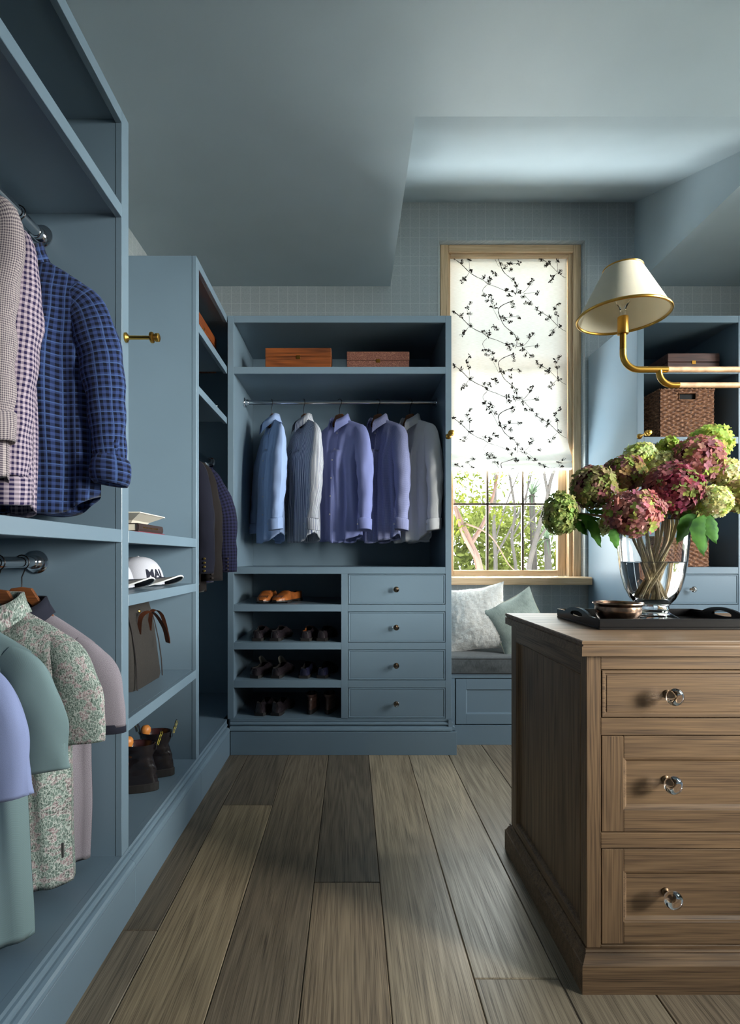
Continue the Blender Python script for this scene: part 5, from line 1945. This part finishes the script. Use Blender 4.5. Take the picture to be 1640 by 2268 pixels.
cu = thing('seat_cushion', 'charcoal fabric box cushion on the window seat', 'cushion', (1.127, 3.47, .4325))
rows = []
for z, d in ((0, .008), (.006, .0), (.05, -.006), (.088, .0), (.097, .012), (.101, .05)):
    r = []
    for x, y in [(lerp(.592, 1.662, i / 20), 3.235) for i in range(20)] + [(1.662, lerp(3.235, 3.72, i / 8)) for i in range(8)] + [(lerp(1.662, .592, i / 20), 3.72) for i in range(20)] + [(.592, lerp(3.72, 3.235, i / 8)) for i in range(8)]:
        cx, cy = 1.127, 3.4775
        sx, sy = (x - cx) / .535, (y - cy) / .2425
        r.append((cx + sx * (.535 - d), cy + sy * (.2425 - d), .4325 + z + (.004 * mnoise.noise(Vector((x * 5, y * 5, 1))) if z > .09 else 0)))
    rows.append(r)
MB().grid(rows, closed=True, cap0=True, cap1=True).build('cushion_body', make_velvet('charcoal_fabric', srgb(58, 62, 64), srgb(92, 96, 98)), cu, smooth=True)
for z in (.4395, .525):
    MB().tube([(lerp(.596, 1.658, i / 30), 3.236, z) for i in range(31)], .0035, 6).build('piping', plain('cushion_piping', srgb(64, 66, 68), .8), cu, smooth=True)


def pillow(name, label, loc, rot, w, h, t, mat, lump=.004, fur=0.0, pipe=None, group='pillows on the window seat'):
    o = thing(name, label, 'pillow', loc, 0, group, rot)
    n = 40
    mb = MB()
    for side in (-1, 1):
        rows = []
        for j in range(n + 1):
            v = -1 + 2 * j / n
            row = []
            for i in range(n + 1):
                u = -1 + 2 * i / n
                x = u * w / 2 * (1 - .09 * (1 - v * v) * abs(u) ** 2) * (1 + .03 * abs(u * v) ** 3)
                z = v * h / 2 * (1 - .09 * (1 - u * u) * abs(v) ** 2) * (1 + .03 * abs(u * v) ** 3)
                th = t / 2 * ((1 - abs(u) ** 2.6) * (1 - abs(v) ** 2.6)) ** .62
                q = Vector((x, side * th, z))
                nn = mnoise.noise(q * 9 + Vector((w * 30, 0, side))) * lump
                if fur:
                    nn += mnoise.noise(q * 70) * fur + mnoise.noise(q * 150) * fur * .6
                d = Vector((u * .4, side, v * .4)).normalized()
                row.append(q + d * nn)
            rows.append(row)
        mb.grid(rows)
    mb.build('pillow_body', mat, o, smooth='all', world=False)
    if pipe:
        pts = []
        cs = [(-1, -1), (1, -1), (1, 1), (-1, 1), (-1, -1)]
        for (a, b), (c, d) in zip(cs, cs[1:]):
            for k in range(20):
                u, v = lerp(a, c, k / 20), lerp(b, d, k / 20)
                pts.append((u * w / 2 * (1 - .09 * (1 - v * v) * abs(u) ** 2) * (1 + .03 * abs(u * v) ** 3), 0, v * h / 2 * (1 - .09 * (1 - u * u) * abs(v) ** 2) * (1 + .03 * abs(u * v) ** 3)))
        pts.append(pts[0])
        MB().tube(pts, .0032, 6).build('piping', pipe, o, smooth=True, world=False)
    return o


def make_fur():
    k = NT('white_shearling', .95, .1)
    v = k.co()
    n1 = k.noise(v, 70, 4, .7)
    n2 = k.noise(v, 12, 2)
    k.color(k.mix(k.map(k.ma('ADD', k.ma('MULTIPLY', n1, .6), k.ma('MULTIPLY', n2, .4)), .36, .62), srgb(214, 207, 198), srgb(246, 243, 238)))
    k.set(k.b, 'Sheen Weight', .5)
    k.bump(n1, .6, .006)
    return k.m


pillow('fluffy_pillow', 'white fluffy pillow leaning on the window seat', (.803, 3.47, .742), (-.22, -.14, -.25), .43, .43, .17, make_fur(), .012, .006)
SAGEL = make_velvet('sage_linen', srgb(138, 150, 142), srgb(176, 186, 178))
pillow('linen_pillow', 'sage green linen pillow with piped edge beside the fluffy pillow', (1.065, 3.385, .722), (-.20, -.43, .10), .345, .345, .12, SAGEL, .010, 0, plain('sage_piping', srgb(196, 196, 178), .8))
# ------------------------------------------------------------------ garden outside the window


def foliage_mat(name, a, b):
    k = NT(name, .6, .2)
    oi = k.n('Attribute', attribute_name='col').outputs['Color']
    c = k.mix(k.n('SeparateXYZ', {0: oi}).outputs[0], a, b)
    df = k.n('BsdfDiffuse', {0: c})
    tl = k.n('BsdfTranslucent', {0: c})
    mx = k.n('MixShader', {0: .5, 1: df.outputs[0], 2: tl.outputs[0]})
    k.t.links.new(mx.outputs[0], k.out.inputs[0])
    return k.m


FOL1 = foliage_mat('yellow_green_leaves', srgb(56, 66, 20), srgb(92, 94, 36))  # yellow-green leaf colour, varied at random per leaf
FOL2 = foliage_mat('pale_garden_leaves', srgb(64, 72, 30), srgb(100, 104, 56))
FOL3 = foliage_mat('spiky_palm_leaves', srgb(62, 76, 60), srgb(96, 108, 88))
BARK = plain('orange_grey_bark', srgb(54, 30, 17), .8, vary=.35, scale=9)
BARK2 = plain('grey_bark', srgb(32, 25, 20), .8, vary=.4, scale=14)
ground = struct(MB().box(-60, 60, -60, 80, -.65, -.6).build('ground', plain('pale_lawn', srgb(92, 96, 70), .9, vary=.25, scale=2)))


struct(MB().box(-2.5, 6.5, 3.96, 7.0, -.6, -.1).build('added_terrace', plain('pale_bounce_slab', srgb(228, 224, 214), .8, vary=.06)))  # unseen pale slab added to bounce light up through the window


def leaves(mb, c, R, n, s, rnd, sq=1.0):
    for _ in range(n):
        d = Vector((rnd.gauss(0, 1), rnd.gauss(0, 1), rnd.gauss(0, 1))).normalized() * R * rnd.random() ** .45
        p = Vector(c) + Vector((d.x, d.y, d.z * sq))
        a = Vector((rnd.gauss(0, 1), rnd.gauss(0, 1), rnd.gauss(0, 1))).normalized()
        b = a.orthogonal().normalized()
        q = s * rnd.uniform(.6, 1.3)
        mb.add([p - a * q, p + b * q * .45, p + a * q, p - b * q * .45], [(0, 1, 2, 3)], col=(rnd.random(), 0, 0))


def tree(label, limbs, bark, fol, clumps, seed, group='garden trees outside the window', s=.05, dens=60):
    rnd = random.Random(seed)
    base = limbs[0][0][:3]
    t = thing('garden_tree', label, 'tree', (base[0], base[1], -.6), 0, group)
    for pts in limbs:
        sp = spline([p[:4] for p in pts], len(pts) * 5)
        MB().tube([p[:3] for p in sp], [max(.005, p[3] * .62) for p in sp], 8).build('trunk' if pts is limbs[0] else 'branch', bark, t, smooth=True)
    mb = MB()
    for x, y, z, R in clumps:
        leaves(mb, (x, y, z), R, int(dens * R * R * 14), s, rnd)
    o = mb.build('foliage', fol, t, colors=True)
    o['kind'] = 'stuff'
    return t


tree('orange-barked forking tree seen low in the left window panes',
     [[(1.70, 6.2, -.6, .10), (1.52, 6.2, .9, .075), (1.40, 6.2, 1.30, .06), (1.26, 6.2, 1.62, .045), (1.10, 6.3, 2.1, .03)],
      [(1.40, 6.2, 1.30, .05), (1.56, 6.25, 1.55, .035), (1.68, 6.3, 1.85, .028), (1.80, 6.4, 2.3, .02)],
      [(1.45, 6.2, 1.15, .04), (1.28, 6.1, 1.42, .03), (1.18, 6.1, 1.75, .02)],
      [(1.30, 6.2, 1.55, .02), (1.62, 6.2, 1.40, .014), (1.85, 6.2, 1.05, .010), (1.98, 6.2, .96, .008)]], BARK, FOL1,
     [(1.33, 6.3, 1.95, .24), (1.55, 6.4, 1.80, .20), (1.45, 6.3, 2.2, .25), (1.70, 6.4, 2.05, .16), (1.22, 6.1, 1.5, .16), (1.72, 6.3, 1.62, .14)], 1, s=.036, dens=110)
tree('slender grey-barked tree with several thin stems in the middle panes',
     [[(2.30, 7.2, -.6, .05), (2.24, 7.2, .9, .038), (2.18, 7.2, 1.4, .034), (2.22, 7.2, 1.8, .03), (2.10, 7.2, 2.5, .024)],
      [(1.92, 7.2, -.6, .06), (1.96, 7.2, 1.0, .045), (1.94, 7.2, 1.6, .04), (1.98, 7.2, 2.6, .03)],
      [(1.95, 7.2, 1.15, .03), (2.15, 7.2, 1.50, .022), (2.36, 7.2, 1.95, .018), (2.50, 7.2, 2.5, .012)],
      [(2.20, 7.2, 1.45, .022), (2.34, 7.2, 1.75, .018), (2.42, 7.2, 2.3, .012)],
      [(1.95, 7.2, 1.35, .02), (2.10, 7.2, 1.85, .016), (2.32, 7.2, 2.4, .01)]], BARK2, FOL2,
     [(2.2, 7.4, 2.2, .30), (2.05, 7.4, 1.6, .22), (2.4, 7.5, 1.55, .22), (2.0, 7.4, 2.3, .25), (2.35, 7.4, 1.2, .2), (2.1, 7.3, 1.1, .15)], 2, s=.03, dens=70)
tree('speckled leaning tree fork seen in the right window panes',
     [[(2.28, 6.8, -.6, .07), (2.26, 6.8, .8, .058), (2.36, 6.8, 1.35, .05), (2.50, 6.8, 1.85, .045), (2.58, 6.8, 2.2, .036), (2.78, 6.8, 2.6, .028)],
      [(2.52, 6.8, 1.95, .034), (2.46, 6.8, 2.3, .028), (2.42, 6.8, 2.7, .02)],
      [(2.38, 6.8, 1.35, .026), (2.56, 6.8, 1.60, .022), (2.78, 6.8, 1.95, .016)],
      [(2.5, 6.8, 1.85, .022), (2.36, 6.8, 1.68, .016), (2.16, 6.8, 1.45, .011), (2.05, 6.8, 1.36, .008)]], BARK2, FOL1,
     [(2.45, 7.0, 2.35, .20), (2.62, 7.0, 2.5, .22), (2.30, 6.9, 2.28, .12), (2.75, 6.9, 2.1, .12)], 3, s=.032, dens=60)


def palm(label, c, R, n, seed):
    rnd = random.Random(seed)
    t = thing('spiky_palm', label, 'palm', (c[0], c[1], -.6), 0, 'spiky palms outside the window')
    MB().tube([(c[0], c[1], -.6), (c[0] + .04, c[1], c[2] * .4), (c[0], c[1], c[2])], [.07, .06, .05], 8).build('trunk', BARK2, t, smooth=True)
    mb = MB()
    for i in range(n):
        a, e = rnd.uniform(0, 2 * PI), rnd.uniform(-.5, 1.3)
        d = Vector((cos(a) * cos(e), sin(a) * cos(e), sin(e)))
        sdv = d.cross(Vector((0, 0, 1))).normalized()
        L = R * rnd.uniform(.8, 1.15)
        rows = []
        for k in range(5):
            s = k / 4
            p = Vector(c) + d * L * s + Vector((0, 0, -.25 * R * s * s))
            w = .012 * (1 - s * .9) * R / .4
            rows.append([p - sdv * w, p + sdv * w])
        mb.grid(rows, col=(rnd.random(), 0, 0))
    o = mb.build('fronds', FOL3, t, colors=True)
    o['kind'] = 'stuff'


palm('spiky palm seen through the lower right pane', (2.95, 8.0, 1.42), .42, 60, 5)
palm('spiky palm higher up behind the right window panes', (3.2, 9.4, 2.25), .55, 60, 6)


def shrub(label, c, rx, h, fol, seed, n):
    rnd = random.Random(seed)
    t = thing('garden_shrub', label, 'shrub', (c[0], c[1], -.6), 0, 'garden shrubs outside the window')
    mb = MB()
    for _ in range(n):
        a, r = rnd.uniform(0, 2 * PI), rx * rnd.random() ** .5
        z = -.6 + (h + .6) * rnd.random() ** .8
        p = Vector((c[0] + cos(a) * r, c[1] + sin(a) * r * .5, z))
        d = Vector((rnd.gauss(0, 1), rnd.gauss(0, 1), rnd.gauss(0, 1))).normalized()
        b = d.orthogonal().normalized()
        q = rnd.uniform(.05, .12)
        mb.add([p - d * q, p + b * q * .5, p + d * q, p - b * q * .5], [(0, 1, 2, 3)], col=(rnd.random(), 0, 0))
    o = mb.build('foliage', fol, t, colors=True)
    o['kind'] = 'stuff'
    for k in range(3):
        MB().tube([(c[0] + .1 * k, c[1], -.6), (c[0] + .2 * (k - 1), c[1] + .05, h * .5), (c[0] + .3 * (k - 1), c[1], h * .9)], [.012, .009, .005], 6).build('branch', BARK2, t)


shrub('pale yellow-green shrub behind the orange-barked tree', (2.2, 9.5, 0), .8, 1.9, FOL2, 21, 1500)
shrub('light green shrub behind the middle window panes', (3.1, 10.5, 0), .9, 2.2, FOL2, 22, 1500)
shrub('green shrub low behind the right window panes', (4.1, 9.0, 0), .7, 1.25, FOL1, 23, 1100)
shrub('hazy pale hedge shrub furthest away on the left', (2.6, 13.0, 0), 1.2, 2.7, FOL2, 24, 1500)
shrub('hazy pale hedge shrub furthest away on the right', (5.2, 13.5, 0), 1.2, 2.4, FOL2, 25, 1400)
